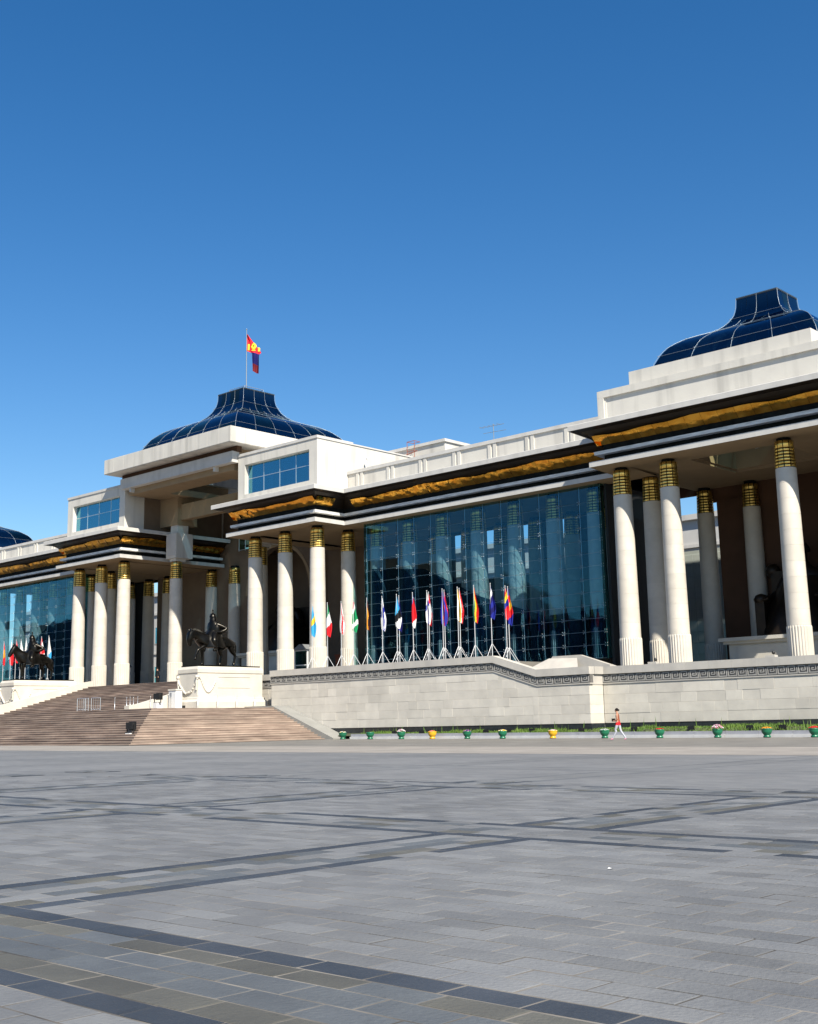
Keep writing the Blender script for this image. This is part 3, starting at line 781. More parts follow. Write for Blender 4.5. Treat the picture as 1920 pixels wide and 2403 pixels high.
PC = [(7.55, 27.1), (7.45, 27.7), (7.15, 28.32), (6.67, 29.1), (6.12, 29.62), (5.58, 30.0), (4.81, 30.36), (3.93, 30.66), (3.27, 30.96), (2.83, 31.3), (2.5, 31.7), (2.28, 32.1), (2.12, 32.5), (2.02, 32.94), (1.99, 33.67)]
d0 = dome(CX, 75.1, PC, 6, [0, .16, .36, .58, .70, .84, 1.0], 'c', None)
PR = [(5.95, 23.9), (5.9, 24.4), (5.75, 24.86), (5.4, 25.55), (5.03, 26.0), (4.48, 26.4), (3.94, 26.68), (3.28, 26.93), (2.61, 27.17), (2.26, 27.45), (1.91, 27.84), (1.7, 28.22), (1.57, 28.7), (1.52, 29.48)]
dome(RC, 75.7, PR, 4, [0, .2, .45, .66, .80, 1.0], 'r', None)
dome(mX(RC), 75.5, PR, 4, [0, .2, .45, .66, .80, 1.0], 'w', None)
# west end pavilion mass below its dome
cb('west_pavilion_parapet', ring(mX(-29.05), 67.65, mX(-41.85), 83.5, 20.3, 23.93, mX(-29.9), 69.2, mX(-41.0), 82.2), 'plaster')
# rail on the dome crown
b = MB(); zt = 33.71
for (p_, q_) in (((-2, -2), (2, -2)), ((2, -2), (2, 2)), ((2, 2), (-2, 2)), ((-2, 2), (-2, -2))):
    b.tube((CX+p_[0]*.6, 75.1+p_[1]*.6, zt+.45), (CX+q_[0]*.6, 75.1+q_[1]*.6, zt+.45), .03, 5)
    b.tube((CX+p_[0]*.6, 75.1+p_[1]*.6, zt), (CX+p_[0]*.6, 75.1+p_[1]*.6, zt+.45), .03, 5)
b.build('crown_rail', 'steel', d0)

# ================================================================== TERRACE AND WALLS
b = MB()
b.box(-152, 66.05, 0, -52.0, 110, 5.195); b.box(-74.0, 64.3, 0, -51.5, 66.05, 5.30); b.box(mX(-51.5), 64.3, 0, mX(-74.0), 66.05, 5.30)
b.box(-52.0, 65.75, 0, -15, 110, 4.245); b.box(-52, 64.3, 0, -43.9, 65.75, 4.245)
b.build('terrace', 'floor_stone', kind='structure')
WS = random.Random(21)
def clip(poly, f):
    out = []
    for i in range(len(poly)):
        p, q = poly[i], poly[(i+1) % len(poly)]; a, c = f(*p), f(*q)
        if a <= 0: out.append(p)
        if (a < 0 < c) or (c < 0 < a):
            t = a/(a-c); out.append((p[0]+(q[0]-p[0])*t, p[1]+(q[1]-p[1])*t))
    return out
def stone(parent, poly, y):
    # poly in XZ -> chamfered block; chamfer only for rectangles
    if len(poly) < 3: return
    xs = [p[0] for p in poly]; zs = [p[1] for p in poly]
    if max(xs)-min(xs) < .06 or max(zs)-min(zs) < .05: return
    cx_, cz_ = (max(xs)+min(xs))/2, (max(zs)+min(zs))/2; b = MB(); pr = WS.uniform(-.006, .008)
    if len(poly) == 4:
        g = .003; b.bbox(min(xs)+g-cx_, 0, min(zs)+g-cz_, max(xs)-g-cx_, .2, max(zs)-g-cz_, .007)
    else: b.extr([(p[0]-cx_, p[1]-cz_) for p in poly], 0, .2)
    b.build('stone_block', 'granite', parent, loc=(cx_, y-pr, cz_))
def key_mesh(wd, ht):
    b = MB(); t = .052; d = .035
    def bar(x0, z0, x1, z1): b.box(x0*wd, -d, z0*ht, x1*wd, 0, z1*ht)
    tz = t/ht; tx = t/wd
    bar(.0, .1, tx, .95); bar(.0, .95-tz, .72, .95); bar(.72-tx, .33, .72, .95); bar(.26, .33, .72, .33+tz); bar(.26, .33, .26+tx, .66); bar(.26, .66-tz, .5, .66)
    bar(.86, .1, .86+tx, .78); bar(0, .1-tz*.5, .86+tx, .1+tz*.8)
    return b.mesh('meander_key', 'frieze_line')
KEY = key_mesh(.60, .50)
def wall_courses(parent, x0, x1, y, ztop, rows0=.86, rh=.588, conds=()):
    z = rows0; r_ = 0
    while z < ztop-.02:
        z1 = min(z+rh, ztop); x = x0-(.55 if r_ % 2 else 0)
        while x < x1:
            L_ = WS.choice([.85, 1.1, 1.3, 1.6, 1.9, 2.3]); a, c = max(x, x0), min(x+L_, x1); x += L_
            if x1-c < .3: c = x1; x = x1
            if c-a < .05: continue
            poly = [(a, z), (c, z), (c, z1), (a, z1)]
            for f in conds:
                if poly: poly = clip(poly, f)
            if poly: stone(parent, poly, y)
        z = z1; r_ += 1
def frieze(parent, pts, y, ends=True):
    # pts: list of (x, ztop of coping) polyline; builds coping, frieze bed, ledge and keys
    for (xa, za), (xb, zb) in zip(pts, pts[1:]):
        b = MB(); n = max(1, round((xb-xa)/1.5))
        for k in range(n):
            p, q = k/n, (k+1)/n; X0, X1 = xa+(xb-xa)*p, xa+(xb-xa)*q; Z0, Z1 = za+(zb-za)*p, za+(zb-za)*q
            c_ = MB(); g = .004; c_.extr([(X0+g, Z0-.47), (X1-g, Z1-.47), (X1-g, Z1), (X0+g, Z0)], y-.12, y+.55); c_.build('coping', 'coping_stone', parent)
        b.extr([(xa, za-1.02), (xb, zb-1.02), (xb, zb-.47), (xa, za-.47)], y-.01, y+.3, 0); b.build('frieze', 'frieze_dark', parent)
        c_ = MB(); c_.extr([(xa, za-1.085), (xb, zb-1.085), (xb, zb-1.02), (xa, za-1.02)], y-.045, y+.3); c_.build('ledge', 'coping_stone', parent)
        ln = math.hypot(xb-xa, zb-za); n = int(ln/.615); ang = math.atan2(zb-za, xb-xa)
        for k in range(n):
            f = (k+.03)*(1.0/n)
            link('meander_key', KEY, parent, (xa+(xb-xa)*f, y-.012, za+(zb-za)*f-1.00), (0, -ang, 0))
def plinth(parent, x0, x1, y):
    b = MB(); b.box(x0, y+.03, -.1, x1, y+.4, .86); b.build('plinth', 'black_granite', parent)
    n = int((x1-x0)/1.4)
# raised wall carrying the flags, sloping down to the right
rw = thing('retaining_wall', 'raised pale granite terrace wall with meander frieze below the row of flags', 'wall', (-60, 64, 0))
rwc = MB(); rwc.extr([(-74, 0), (-43.77, 0), (-43.77, 3.4), (-47.75, 3.4), (-51.4, 4.45), (-74, 4.45)], 64.06, 65.7); rwcore = rwc.mesh('wall_core', 'granite')
def sub(parent_thing):   # world-space holder mesh under a thing
    return None
def world_child(o, parent):
    o.parent = parent; o.matrix_parent_inverse = Matrix.Translation(-Vector(parent.location))
core = link('wall_core', rwcore); world_child(core, rw)
sl = (4.36-5.44)/(-47.85+51.4)
wall_courses(core, -74, -47.75, 64.0, 4.355, conds=(lambda x, z: z-4.355, lambda x, z: z-(5.44+sl*(x+51.4)-1.085)))
wall_courses(core, -47.75, -43.77, 64.0, 3.275)
frieze(core, [(-74.1, 5.44), (-51.4, 5.44), (-47.8, 4.36), (-43.65, 4.38)], 64.0)
plinth(core, -74, -43.77, 64.0)
# east return of the raised wall
b = MB()
for k in range(5):
    z0 = .86+k*.588; z1 = min(z0+.588, 3.3); bb = MB(); bb.box(-43.79, 64.01, z0+.006, -43.75, 65.5, z1-.006); bb.build('stone_block', 'granite', core)
bb = MB(); bb.box(-43.78, 64.0, 3.28, -43.72, 65.5, 3.91); bb.build('frieze', 'coping_stone', core)
bb = MB(); bb.box(-43.8, 64.45, 3.91, -43.60, 65.45, 4.385); bb.build('coping', 'coping_stone', core)
bb = MB(); bb.box(-43.79, 64.05, -.1, -43.74, 65.5, .86); bb.build('plinth', 'black_granite', core)
# west end return
bb = MB(); bb.box(-74.03, 64.02, 2.4, -73.98, 65.6, 4.36); bb.build('end_face', 'granite', core)
rw2 = thing('retaining_wall', 'lower pale granite terrace wall with meander frieze below the right pavilion', 'wall', (-30, 65.5, 0))
c2 = MB(); c2.box(-43.72, 65.56, 0, -15, 66.6, 3.3); core2 = link('wall_core', c2.mesh('wall_core', 'granite')); world_child(core2, rw2)
wall_courses(core2, -43.72, -15, 65.5, 3.295); frieze(core2, [(-43.72, 4.38), (-15, 4.38)], 65.5); plinth(core2, -43.72, -15, 65.5)
rw3 = thing('retaining_wall', 'short recessed terrace wall between horse pedestal and raised wall', 'wall', (-78, 65.5, 2.5))
c3 = MB(); c3.box(-82.5, 65.56, 2.4, -74.03, 66.6, 4.2); core3 = link('wall_core', c3.mesh('wall_core', 'granite')); world_child(core3, rw3)
wall_courses(core3, -82.5, -74.03, 65.5, 4.165, 2.5); frieze(core3, [(-82.5, 5.25), (-74.12, 5.25)], 65.5)
rw4 = thing('retaining_wall', 'terrace wall left of the left horse pedestal', 'wall', (-118, 64, 0))
c4 = MB(); c4.box(-150, 64.06, 0, mX(-74.0), 65.7, 4.45); core4 = link('wall_core', c4.mesh('wall_core', 'granite')); world_child(core4, rw4)
frieze(core4, [(-140, 5.44), (mX(-74.1), 5.44)], 64.0)
# low sloping parapet of the ramp behind the wall
rp = MB(); rp.extr([(-49.6, 4.2), (-43.2, 4.2), (-43.6, 4.42), (-46.4, 5.32), (-48.6, 5.32)], 66.9, 67.3)
rp.add([(-50.6, 65.8, 4.25), (-45.8, 65.8, 4.25), (-46.6, 66.9, 5.12), (-48.9, 66.9, 5.2)], [(0, 1, 2, 3)]); rp.build('ramp_parapet', 'coping_stone', label='low sloping stone ramp parapet behind the dip in the wall', cat='parapet')

# ================================================================== STAIRS
st = thing('grand_staircase', 'broad red granite stairs climbing from the square to the porch', 'staircase', (CX, 45, 0))
NS = 16; LX, LY, LZ = -72.2, 51.4, 2.52; RUN = 6.0
def wchild(b, name, m, par, **kw):
    o = b.build(name, m, None, **kw); world_child(o, par); return o
for k in range(NS):
    f = 1-k/NS; xe = LX+RUN*f; yf = LY-RUN*f; xw = mX(LX)-RUN*f; z1 = LZ*(k+1)/NS; z0 = LZ*k/NS if k else -.2
    b = MB(); dth = .9; n_ = .03; zt_ = z1-.05
    b.box(xw+n_, yf+n_, z0, xe-n_, yf+dth, zt_); b.box(xe-dth, yf+dth, z0, xe-n_, 62.4, zt_); b.box(xw+n_, yf+dth, z0, xw+dth, 62.4, zt_)
    b.box(xw, yf, zt_, xe, yf+dth, z1); b.box(xe-dth, yf+dth, zt_, xe, 62.4, z1); b.box(xw, yf+dth, zt_, xw+dth, 62.4, z1)
    if k == NS-1: b.box(xw+dth, yf+dth, z0, xe-dth, 62.4, z1)
    wchild(b, 'step', 'step_red', st)
b = MB(); b.box(mX(LX), LY+.5, 0, LX, 66, LZ-.006); wchild(b, 'landing', 'ramp_stone', st)
# sloping cheek beside the right-hand flight
b = MB(); b.extr([(-65.3, gz(-65.3)), (-65.3, .16), (-72.1, 2.66), (-75.4, 2.66), (-75.4, 0)][::-1], 62.4, 63.95); wchild(b, 'cheek_wall', 'ramp_stone', st)
b = MB(); b.extr([(-65.3, gz(-65.3)), (-65.3, .16), (-72.1, 2.66), (-75.4, 2.66), (-75.4, 0)][::-1], 62.4, 63.95); b.mirror(); wchild(b, 'cheek_wall', 'ramp_stone', st)
NU = 17; UY0, UY1 = 56.3, 66.1; ux0, ux1 = -102.6, -78.9
for k in range(NU):
    y0 = UY0+(UY1-UY0)*k/NU; z0 = LZ+(5.2-LZ)*k/NU; z1 = LZ+(5.2-LZ)*(k+1)/NU
    b = MB(); b.box(ux0, y0+.03, z0-.02, ux1, y0+1.0, z1-.05); b.box(ux0, y0, z1-.05, ux1, y0+1.0, z1); wchild(b, 'step', 'step_red', st)
b = MB(); b.add([(ux0, UY0, LZ), (ux1, UY0, LZ), (ux1, UY1, 5.18), (ux0, UY1, 5.18), (ux0, UY1, LZ), (ux1, UY1, LZ)], [(0, 4, 5, 1), (0, 3, 4), (1, 5, 2), (4, 3, 2, 5)]); wchild(b, 'stair_core', 'ramp_stone', st)
for xa, xb in ((ux1, ux1+.62), (ux0-.62, ux0)):
    b = MB(); poly = [(53.6, LZ), (66.1, LZ), (66.1, 5.75), (65.3, 5.62), (54.6, 2.98), (53.6, 2.85)]
    vs = [(xa, y, z) for y, z in poly]+[(xb, y, z) for y, z in poly]; n = len(poly)
    b.add(vs, [tuple(range(n)), tuple(reversed(range(n, 2*n)))]+[(i, (i+1) % n, n+(i+1) % n, n+i) for i in range(n)]); wchild(b, 'cheek_wall', 'pedestal_stone', st)

# ================================================================== PEDESTALS AND HORSEMEN
def pedestal(xc, label):
    p = thing('statue_pedestal', label, 'pedestal', (xc, 58.1, LZ), 0, 'equestrian pedestals by the stairs')
    hx = 1.22; L_ = 6.5
    def ringed(prof, y0=0.0):
        b = MB()
        for (e0, z0), (e1, z1) in zip(prof, prof[1:]):
            a = [(-hx-e0, y0-e0, z0), (hx+e0, y0-e0, z0), (hx+e0, y0+L_+e0, z0), (-hx-e0, y0+L_+e0, z0)]; c = [(-hx-e1, y0-e1, z1), (hx+e1, y0-e1, z1), (hx+e1, y0+L_+e1, z1), (-hx-e1, y0+L_+e1, z1)]
            b.add(a+c, [(i, (i+1) % 4, 4+(i+1) % 4, 4+i) for i in range(4)])
        e, z = prof[-1]; b.add([(-hx-e, y0-e, z), (hx+e, y0-e, z), (hx+e, y0+L_+e, z), (-hx-e, y0+L_+e, z)], [(0, 1, 2, 3)]); return b
    ringed([(.32, 0), (.32, .55), (.26, .62), (.16, .72), (.14, .86), (0, .9), (0, 2.72), (.05, 2.78), (.05, 3.05), (-.08, 3.26)]).build('body', 'pedestal_stone', p)
    b = MB(); b.box(-hx+.12, .18, 3.27, hx-.12, L_-.15, 3.36); b.build('bronze_plate', 'bronze', p)
    # inset panel lines on the long side and garlands
    for z in (1.62, 2.45):
        b = MB(); b.box(hx+.002, 2.0, z, hx+.03, 5.2, z+.035); b.build('panel_line', 'pedestal_stone', p); b = MB(); b.box(-hx-.03, 2.0, z, -hx-.002, 5.2, z+.035); b.build('panel_line', 'pedestal_stone', p)
    def garland(pts_, r_):
        g = MB()
        for a, c in zip(pts_, pts_[1:]):
            g.tube(a, c, r_*random.uniform(.8, 1.2), 7); g.ball(c, r_*1.25, 7, 5)
        return g
    pts_ = []
    for i in range(15):
        t = i/14; x = -hx+2*hx*t; z = 2.35-1.15*math.sin(math.pi*t)**.8-.05*math.sin(t*20); pts_.append((x, -.04, z))
    g = garland(pts_, .075)
    for sx in (-1, 1): g.path([(sx*hx*.98, -.05, 2.4), (sx*hx*.96, -.06, 2.0), (sx*hx*.9, -.05, 1.45)], .07, 6); g.ball((sx*hx*.97, -.06, 2.45), .14, 8, 5)
    g.build('garland', 'pedestal_stone', p)
    for sx in (1, -1):
        pts_ = [(sx*(hx+.03), .25+.09*i+.0, 2.35-.9*math.sin(math.pi*i/16)-.02*i) for i in range(17)]
        g = garland(pts_, .05); g.path([(sx*(hx+.03), .1, 2.4), (sx*(hx+.03), .35, 2.25), (sx*(hx+.03), .5, 1.95)], .05, 6); g.ball((sx*(hx+.02), .06, 2.45), .12, 7, 5); g.build('garland', 'pedestal_stone', p)
    return p
pedestal(-77.05, 'white stone pedestal with garlands right of the stairs, under the walking horse')
pedestal(mX(-77.05), 'white stone pedestal with garland left of the stairs, at the photo edge')

def horse(name, label, loc, walking, head_up, scale, rz=0):
    t = thing(name, label, 'statue', loc, rz, 'bronze horsemen flanking the stairs')
    # local: horse faces -Y, z up from hoof level
    S = scale
    V = []; Ed = []
    KR = [1.15]
    def v(x, y, z, r, r2=None): V.append((x*S, y*S, z*S, r*S*KR[0], (r2 or r)*S*KR[0])); return len(V)-1
    def e(a, b_): Ed.append((a, b_))
    c0 = v(0, 0, 1.42, .33, .36); c1 = v(0, -.42, 1.42, .33, .37); c2 = v(0, -.78, 1.48, .27, .33); c3 = v(0, .42, 1.45, .31, .33); c4 = v(0, .80, 1.48, .28, .30)
    e(c0, c1); e(c1, c2); e(c0, c3); e(c3, c4)
    if head_up: nk = [(0, -.98, 1.78, .20, .28), (0, -1.14, 2.00, .155, .22), (0, -1.28, 2.12, .135, .165), (0, -1.42, 1.88, .12, .135), (0, -1.54, 1.64, .085, .10), (0, -1.58, 1.52, .075, .085)]
    else: nk = [(0, -1.0, 1.68, .21, .29), (0, -1.26, 1.85, .16, .22), (0, -1.52, 1.78, .135, .165), (0, -1.58, 1.50, .12, .135), (0, -1.54, 1.24, .085, .10), (0, -1.51, 1.10, .075, .085)]
    pr = c2
    ids = []
    for q in nk: n_ = v(*q); e(pr, n_); pr = n_; ids.append(n_)
    NKI = ids[2]
    ear = v(.09, nk[2][1]+.0, nk[2][2]+.36, .035); eb = v(.08, nk[2][1], nk[2][2]+.18, .06); e(NKI, eb); e(eb, ear)
    ear2 = v(-.09, nk[2][1]+.0, nk[2][2]+.36, .035); eb2 = v(-.08, nk[2][1], nk[2][2]+.18, .06); e(NKI, eb2); e(eb2, ear2)
    def leg(root, pts):
        p_ = root
        for q in pts: n_ = v(*q); e(p_, n_); p_ = n_
    fl = [(-.17, -.66, 1.12, .135), (-.17, -.68, .86, .09), (-.17, -.66, .58, .065), (-.17, -.66, .30, .045), (-.17, -.66, .14, .055), (-.17, -.70, .05, .075)]
    if walking: fr_ = [(.17, -.76, 1.16, .14), (.17, -.98, 1.02, .095), (.17, -1.18, .90, .075), (.17, -1.30, .62, .05), (.17, -1.33, .42, .057), (.17, -1.37, .32, .075)]
    else: fr_ = [(.17, -.72, 1.12, .135), (.17, -.76, .86, .09), (.17, -.76, .58, .065), (.17, -.78, .30, .045), (.17, -.78, .14, .055), (.17, -.82, .05, .075)]
    leg(c2, fl); leg(c2, fr_)
    for sx, dy in ((.17, .16), (-.17, -.42 if walking else -.2)):
        leg(c4, [(sx, .78+dy*.4, 1.16, .18), (sx, .70+dy*.8, .92, .12), (sx, .92+dy, .64, .07), (sx, .86+dy, .34, .048), (sx, .84+dy, .15, .058), (sx, .79+dy, .05, .078)])
    tl = [(0, 1.04, 1.50, .075), (0, 1.16, 1.28, .085), (0, 1.19, .98, .075), (0, 1.20, .66, .04)]
    pr = c4
    for q in tl: n_ = v(*q); e(pr, n_); pr = n_
    link('horse', skin_mesh('horse', V, Ed, 'bronze', 2, 0), t)
    # mane
    b = MB()
    mp = [(0, -.80, 1.84), (0, -.98, 2.06 if head_up else 2.0), (0, -1.12, 2.26 if head_up else 2.10), (0, -1.26, 2.36)] if head_up else [(0, -.82, 1.92), (0, -1.05, 2.06), (0, -1.3, 2.12), (0, -1.52, 2.0)]
    for k in range(22):
        f = k/21*(len(mp)-1.001); i = int(f); ff = f-i; q = Vector(mp[i]).lerp(Vector(mp[i+1]), ff)*S; sx = (1 if k % 2 else -1)
        b.tube(q+Vector((0, .02*S, .02*S)), q+Vector((sx*.13*S, .05*S, -.26*S)), .05*S, 5, .02*S)
    b.build('mane', 'bronze', t)
    # saddle cloth
    b = MB(); vs = []
    for j in range(5):
        y = (-.38+.9*j/4)*S
        for i in range(13):
            a = math.pi*(-.12+1.24*i/12); rr = .40+.05*math.sin(i*2.1+j); zz = 1.42+.40*math.sin(a); xx = rr*math.cos(a)
            if a < 0 or a > math.pi: zz = 1.42-.42*abs(math.sin(a))-.12
            vs.append((xx*S, y, zz*S))
    b.add(vs, [(j*13+i, j*13+i+1, (j+1)*13+i+1, (j+1)*13+i) for j in range(4) for i in range(12)], 0, True); b.build('saddle_cloth', 'bronze', t)
    # rider: torso, arms, legs, head as one skinned figure
    V = []; Ed = []; KR[0] = 1.2
    p0 = v(0, .05, 1.82, .25, .22); p1 = v(0, .08, 2.10, .23, .20); p2 = v(0, .10, 2.40, .27, .21); p3 = v(0, .08, 2.62, .12, .12); p4 = v(0, .02, 2.80, .125, .14); p5 = v(0, .01, 2.93, .10, .11)
    for a, c in ((p0, p1), (p1, p2), (p2, p3), (p3, p4), (p4, p5)): e(a, c)
    for sx in (1, -1):
        pr = p2
        pts_ = [(sx*.30, .12, 2.40, .115), (sx*.44, .26, 2.14, .10), (sx*.40, .02, 1.98, .075), (sx*.22, -.20, 1.96, .055), (sx*.18, -.27, 1.94, .05)] if sx < 0 else [(sx*.30, .12, 2.40, .115), (sx*.56, .46, 2.14, .12), (sx*.46, .16, 1.96, .09), (sx*.26, -.06, 1.96, .055), (sx*.2, -.12, 1.95, .05)]
        for q in pts_: n_ = v(*q); e(pr, n_); pr = n_
        for k_ in range(4):
            q = pts_[-1]; n_ = v(q[0]-sx*.02*k_, q[1]-.06, q[2]+.03-.025*k_, .018); e(pr, n_)
        pr = p0
        for q in ((sx*.30, -.12, 1.72, .17), (sx*.46, -.26, 1.42, .135), (sx*.46, -.14, 1.06, .10), (sx*.45, -.12, .92, .08), (sx*.45, -.30, .86, .07)): n_ = v(*q); e(pr, n_); pr = n_
    RY = -.2*S
    V = [(a[0], a[1]+RY, a[2], a[3], a[4]) for a in V]
    link('rider', skin_mesh('rider', V, Ed, 'bronze', 2, 0), t)
    # robe skirt over the thighs and swelling cloak sleeve
    b = MB(); vs = []; nn = 20
    for k, (rx, ry, z, yo) in enumerate(((.29, .27, 2.12, .08), (.36, .40, 1.92, .04), (.48, .54, 1.66, -.02), (.56, .62, 1.36, -.02), (.58, .66, 1.08, .02))):
        for i in range(nn):
            a = 2*math.pi*i/nn; fl_ = 1+.06*math.sin(a*5+k); vs.append((rx*fl_*math.cos(a)*S, (yo+ry*fl_*math.sin(a))*S, z*S))
    b.add(vs, [(k*nn+i, k*nn+(i+1) % nn, (k+1)*nn+(i+1) % nn, (k+1)*nn+i) for k in range(4) for i in range(nn)], 0, True); b.build('robe', 'bronze', t, loc=(0, RY, 0))
    b = MB(); vs = []
    for k, (rx, ry, z, yo) in enumerate(((.16, .15, 2.68, .05), (.33, .24, 2.50, .08), (.40, .30, 2.26, .11), (.42, .34, 2.04, .14), (.40, .34, 1.86, .16))):
        for i in range(nn):
            a = 2*math.pi*i/nn; fl_ = 1+.05*math.sin(a*6+k*1.3); vs.append((rx*fl_*math.cos(a)*S, (yo+ry*fl_*math.sin(a))*S, z*S))
    b.add(vs, [(k*nn+i, k*nn+(i+1) % nn, (k+1)*nn+(i+1) % nn, (k+1)*nn+i) for k in range(4) for i in range(nn)], 0, True); b.build('cloak', 'bronze', t, loc=(0, RY, 0))
    b = MB(); b.lathe([(.17*S, 2.84*S), (.165*S, 2.92*S), (.12*S, 3.04*S), (.04*S, 3.12*S), (.022*S, 3.22*S), (.05*S, 3.25*S), (.012*S, 3.34*S)], 14, (0, .02*S)); b.lathe([(.19*S, 2.66*S), (.16*S, 2.86*S)], 14, (0, .05*S), cap=False); b.build('helmet', 'bronze', t, loc=(0, RY, 0))
    # reins
    b = MB()
    for sx in (1, -1): b.path([(sx*.07*S, nk[4][1]*S, nk[4][2]*S), (sx*.2*S, -.9*S, 1.72*S), (sx*.2*S, -.2*S, 1.95*S)], .012*S, 4)
    b.build('rein', 'bronze', t)
    t.scale = (1.2, 1.16, .95)
    return t
horse('equestrian_statue', 'dark bronze rider on a walking horse with lowered head, before the right columns', (-77.05, 60.75, LZ+3.36), True, False, 1.42)
horse('equestrian_statue', 'dark bronze rider on a standing horse with raised head, left of the stairs', (mX(-77.05), 60.75, LZ+3.36), False, True, 1.42)

# ---- seated rulers ----------------------------------------------------------------
def seated(label, loc, S, ped_h, pw):
    t = thing('seated_statue', label, 'statue', loc)
    V = []; Ed = []
    def v(x, y, z, r, r2=None): V.append((x*S, y*S, z*S, r*S, (r2 or r)*S)); return len(V)-1
    a = v(0, .1, .75, .42, .36); c = v(0, .12, 1.15, .40, .33); d = v(0, .1, 1.55, .42, .30); n_ = v(0, .04, 1.82, .15); h = v(0, 0, 2.06, .19, .21); h2 = v(0, .02, 2.26, .15)
    Ed += [(a, c), (c, d), (d, n_), (n_, h), (h, h2)]
    for sx in (1, -1):
        pr = d
        for q in ((sx*.46, .1, 1.52, .18), (sx*.66, .05, 1.12, .15), (sx*.72, -.32, .98, .11), (sx*.72, -.56, .96, .09), (sx*.72, -.68, .94, .07)): k = v(*q); Ed.append((pr, k)); pr = k
        for f in range(4): k = v(sx*.72+(f-1.5)*.045, -.80, .93, .026); Ed.append((pr, k))
        k = v(sx*.62, -.70, .97, .028); Ed.append((pr, k)); pr = a
        for q in ((sx*.30, -.2, .70, .26), (sx*.40, -.62, .68, .22), (sx*.40, -.70, .30, .18), (sx*.40, -.72, .10, .16), (sx*.40, -.95, .07, .13)): k = v(*q); Ed.append((pr, k)); pr = k
    link('figure', skin_mesh('seated_figure', V, Ed, 'bronze_statue', 2, 0), t)
    b = MB(); vs = []; nn = 24
    for k, (rx, ry, z, yo) in enumerate(((.50, .42, 1.5, .12), (.70, .5, 1.15, .05), (.82, .72, .75, -.12), (.95, .85, .35, -.18), (1.05, .92, .02, -.2))):
        for i in range(nn):
            a_ = 2*math.pi*i/nn; f = 1+.05*math.sin(a_*7+k); vs.append((rx*f*math.cos(a_)*S, (yo+ry*f*math.sin(a_))*S, z*S))
    b.add(vs, [(k*nn+i, k*nn+(i+1) % nn, (k+1)*nn+(i+1) % nn, (k+1)*nn+i) for k in range(4) for i in range(nn)], 0, True); b.build('robe', 'bronze_statue', t)
    b = MB(); b.lathe([(.26*S, 2.16*S), (.25*S, 2.26*S), (.17*S, 2.38*S), (.05*S, 2.46*S), (.03*S, 2.54*S)], 14); b.build('hat', 'bronze_statue', t)
    b = MB(); b.box(-1.0*S, .3*S, 0, 1.0*S, .62*S, 1.75*S)
    for sx in (-1, 1):
        b.box(sx*.86*S-.13*S, -.75*S, 0, sx*.86*S+.13*S, .3*S, .88*S)
        vs_ = []; b.lathe([(.16*S, .86*S), (.2*S, .95*S), (.14*S, 1.06*S), (.03*S, 1.1*S)], 12, (sx*.86*S, -.62*S)); b.ball((sx*1.0*S, .46*S, 1.78*S), .2*S, 10, 6)
    b.build('throne', 'bronze_statue', t)
    return t
def stat_ped(label, xc, y0, y1, z0, z1, hw):
    t = thing('statue_plinth', label, 'plinth', (xc, y0, z0)); h = z1-z0
    b = MB(); b.box(-hw+.55, .45, 0, hw-.55, y1-y0, h-.42); b.box(-hw+.25, .22, h-.42, hw-.25, y1-y0, h-.24); b.box(-hw, 0, h-.24, hw, y1-y0, h); b.box(-hw+.2, .25, 0, hw-.2, y1-y0, .3); b.build('block', 'pedestal_stone', t)
    b = MB(); b.box(-hw+1.2, .38, .45, hw-1.2, .46, h-.55); b.build('panel', 'pedestal_stone', t); return t
stat_ped('pale stone plinth below the seated bronze figure in the right pavilion', RC, 74.7, 79.2, RF, 6.3, 5.0)
seated('dark bronze ruler seated on a throne inside the right pavilion', (RC, 77.6, 6.3), 2.62, 2.2, 5)
stat_ped('pale stone plinth below the seated figure in the arched niche', CX, 77.6, 82.6, 5.2, 8.3, 4.6)
seated('dark bronze ruler seated in the arched niche behind the porch columns', (CX, 80.6, 8.3), 2.5, 3, 5)

# ================================================================== OLD BUILDING BEHIND
ob = thing('rear_building', 'white courtyard building seen between the columns and through the glass', 'building', (-90, 100, 0))
b = MB(); b.box(-175, 100, 0, -20, 112, 19.2); wl = b.build('wall', 'old_wall'); world_child(wl, ob)
b = MB(); b.box(-175.3, 99.6, 19.2, -19.7, 112, 19.7); b.box(-175.2, 99.8, 16.6, -19.8, 100, 16.9); b.box(-175.2, 99.85, 11.2, -19.8, 100, 11.4); o = b.build('cornice', 'plaster_trim'); world_child(o, ob)
wfm = MB(); wfm.box(-.8, -.03, 0, .8, .12, .1); wfm.box(-.8, -.03, 2.3, .8, .12, 2.4); wfm.box(-.8, -.03, 0, -.72, .12, 2.4); wfm.box(.72, -.03, 0, .8, .12, 2.4); wfm.box(-.03, -.03, 0, .03, .12, 2.4)
wfme = wfm.mesh('window', 'plaster_trim'); wpm = MB(); wpm.box(-.72, -.012, .1, .72, -.002, 2.3); wpme = wpm.mesh('pane', 'window_glass'); wdm = MB(); wdm.box(-.72, .0, .1, .72, .02, 2.3)
x = -170
while x < -30:
    for z in (7.2, 12.6):
        if not (-98 < x < -84):
            o = link('window', wfme, wl, (x, 99.97, z)); link('pane', wpme, o)
    x += 3.4
# tiled tower behind the right pavilion
tw = thing('tiled_tower', 'pale tiled wall glimpsed between the first columns of right pavilion', 'building', (-52, 88, 4))
b = MB(); b.box(-56, 88.05, 0, -45.6, 92, 14.5); o = b.build('wall', 'old_tile'); world_child(o, tw)
tm = MB(); tm.bbox(.01, 0, .01, 1.19, .06, .88, .01); tme = tm.mesh('tile', 'old_tile')
for i in range(8):
    for k in range(11): link('tile', tme, o, (-55.4+1.2*i, 88.0, 4.3+.9*k))
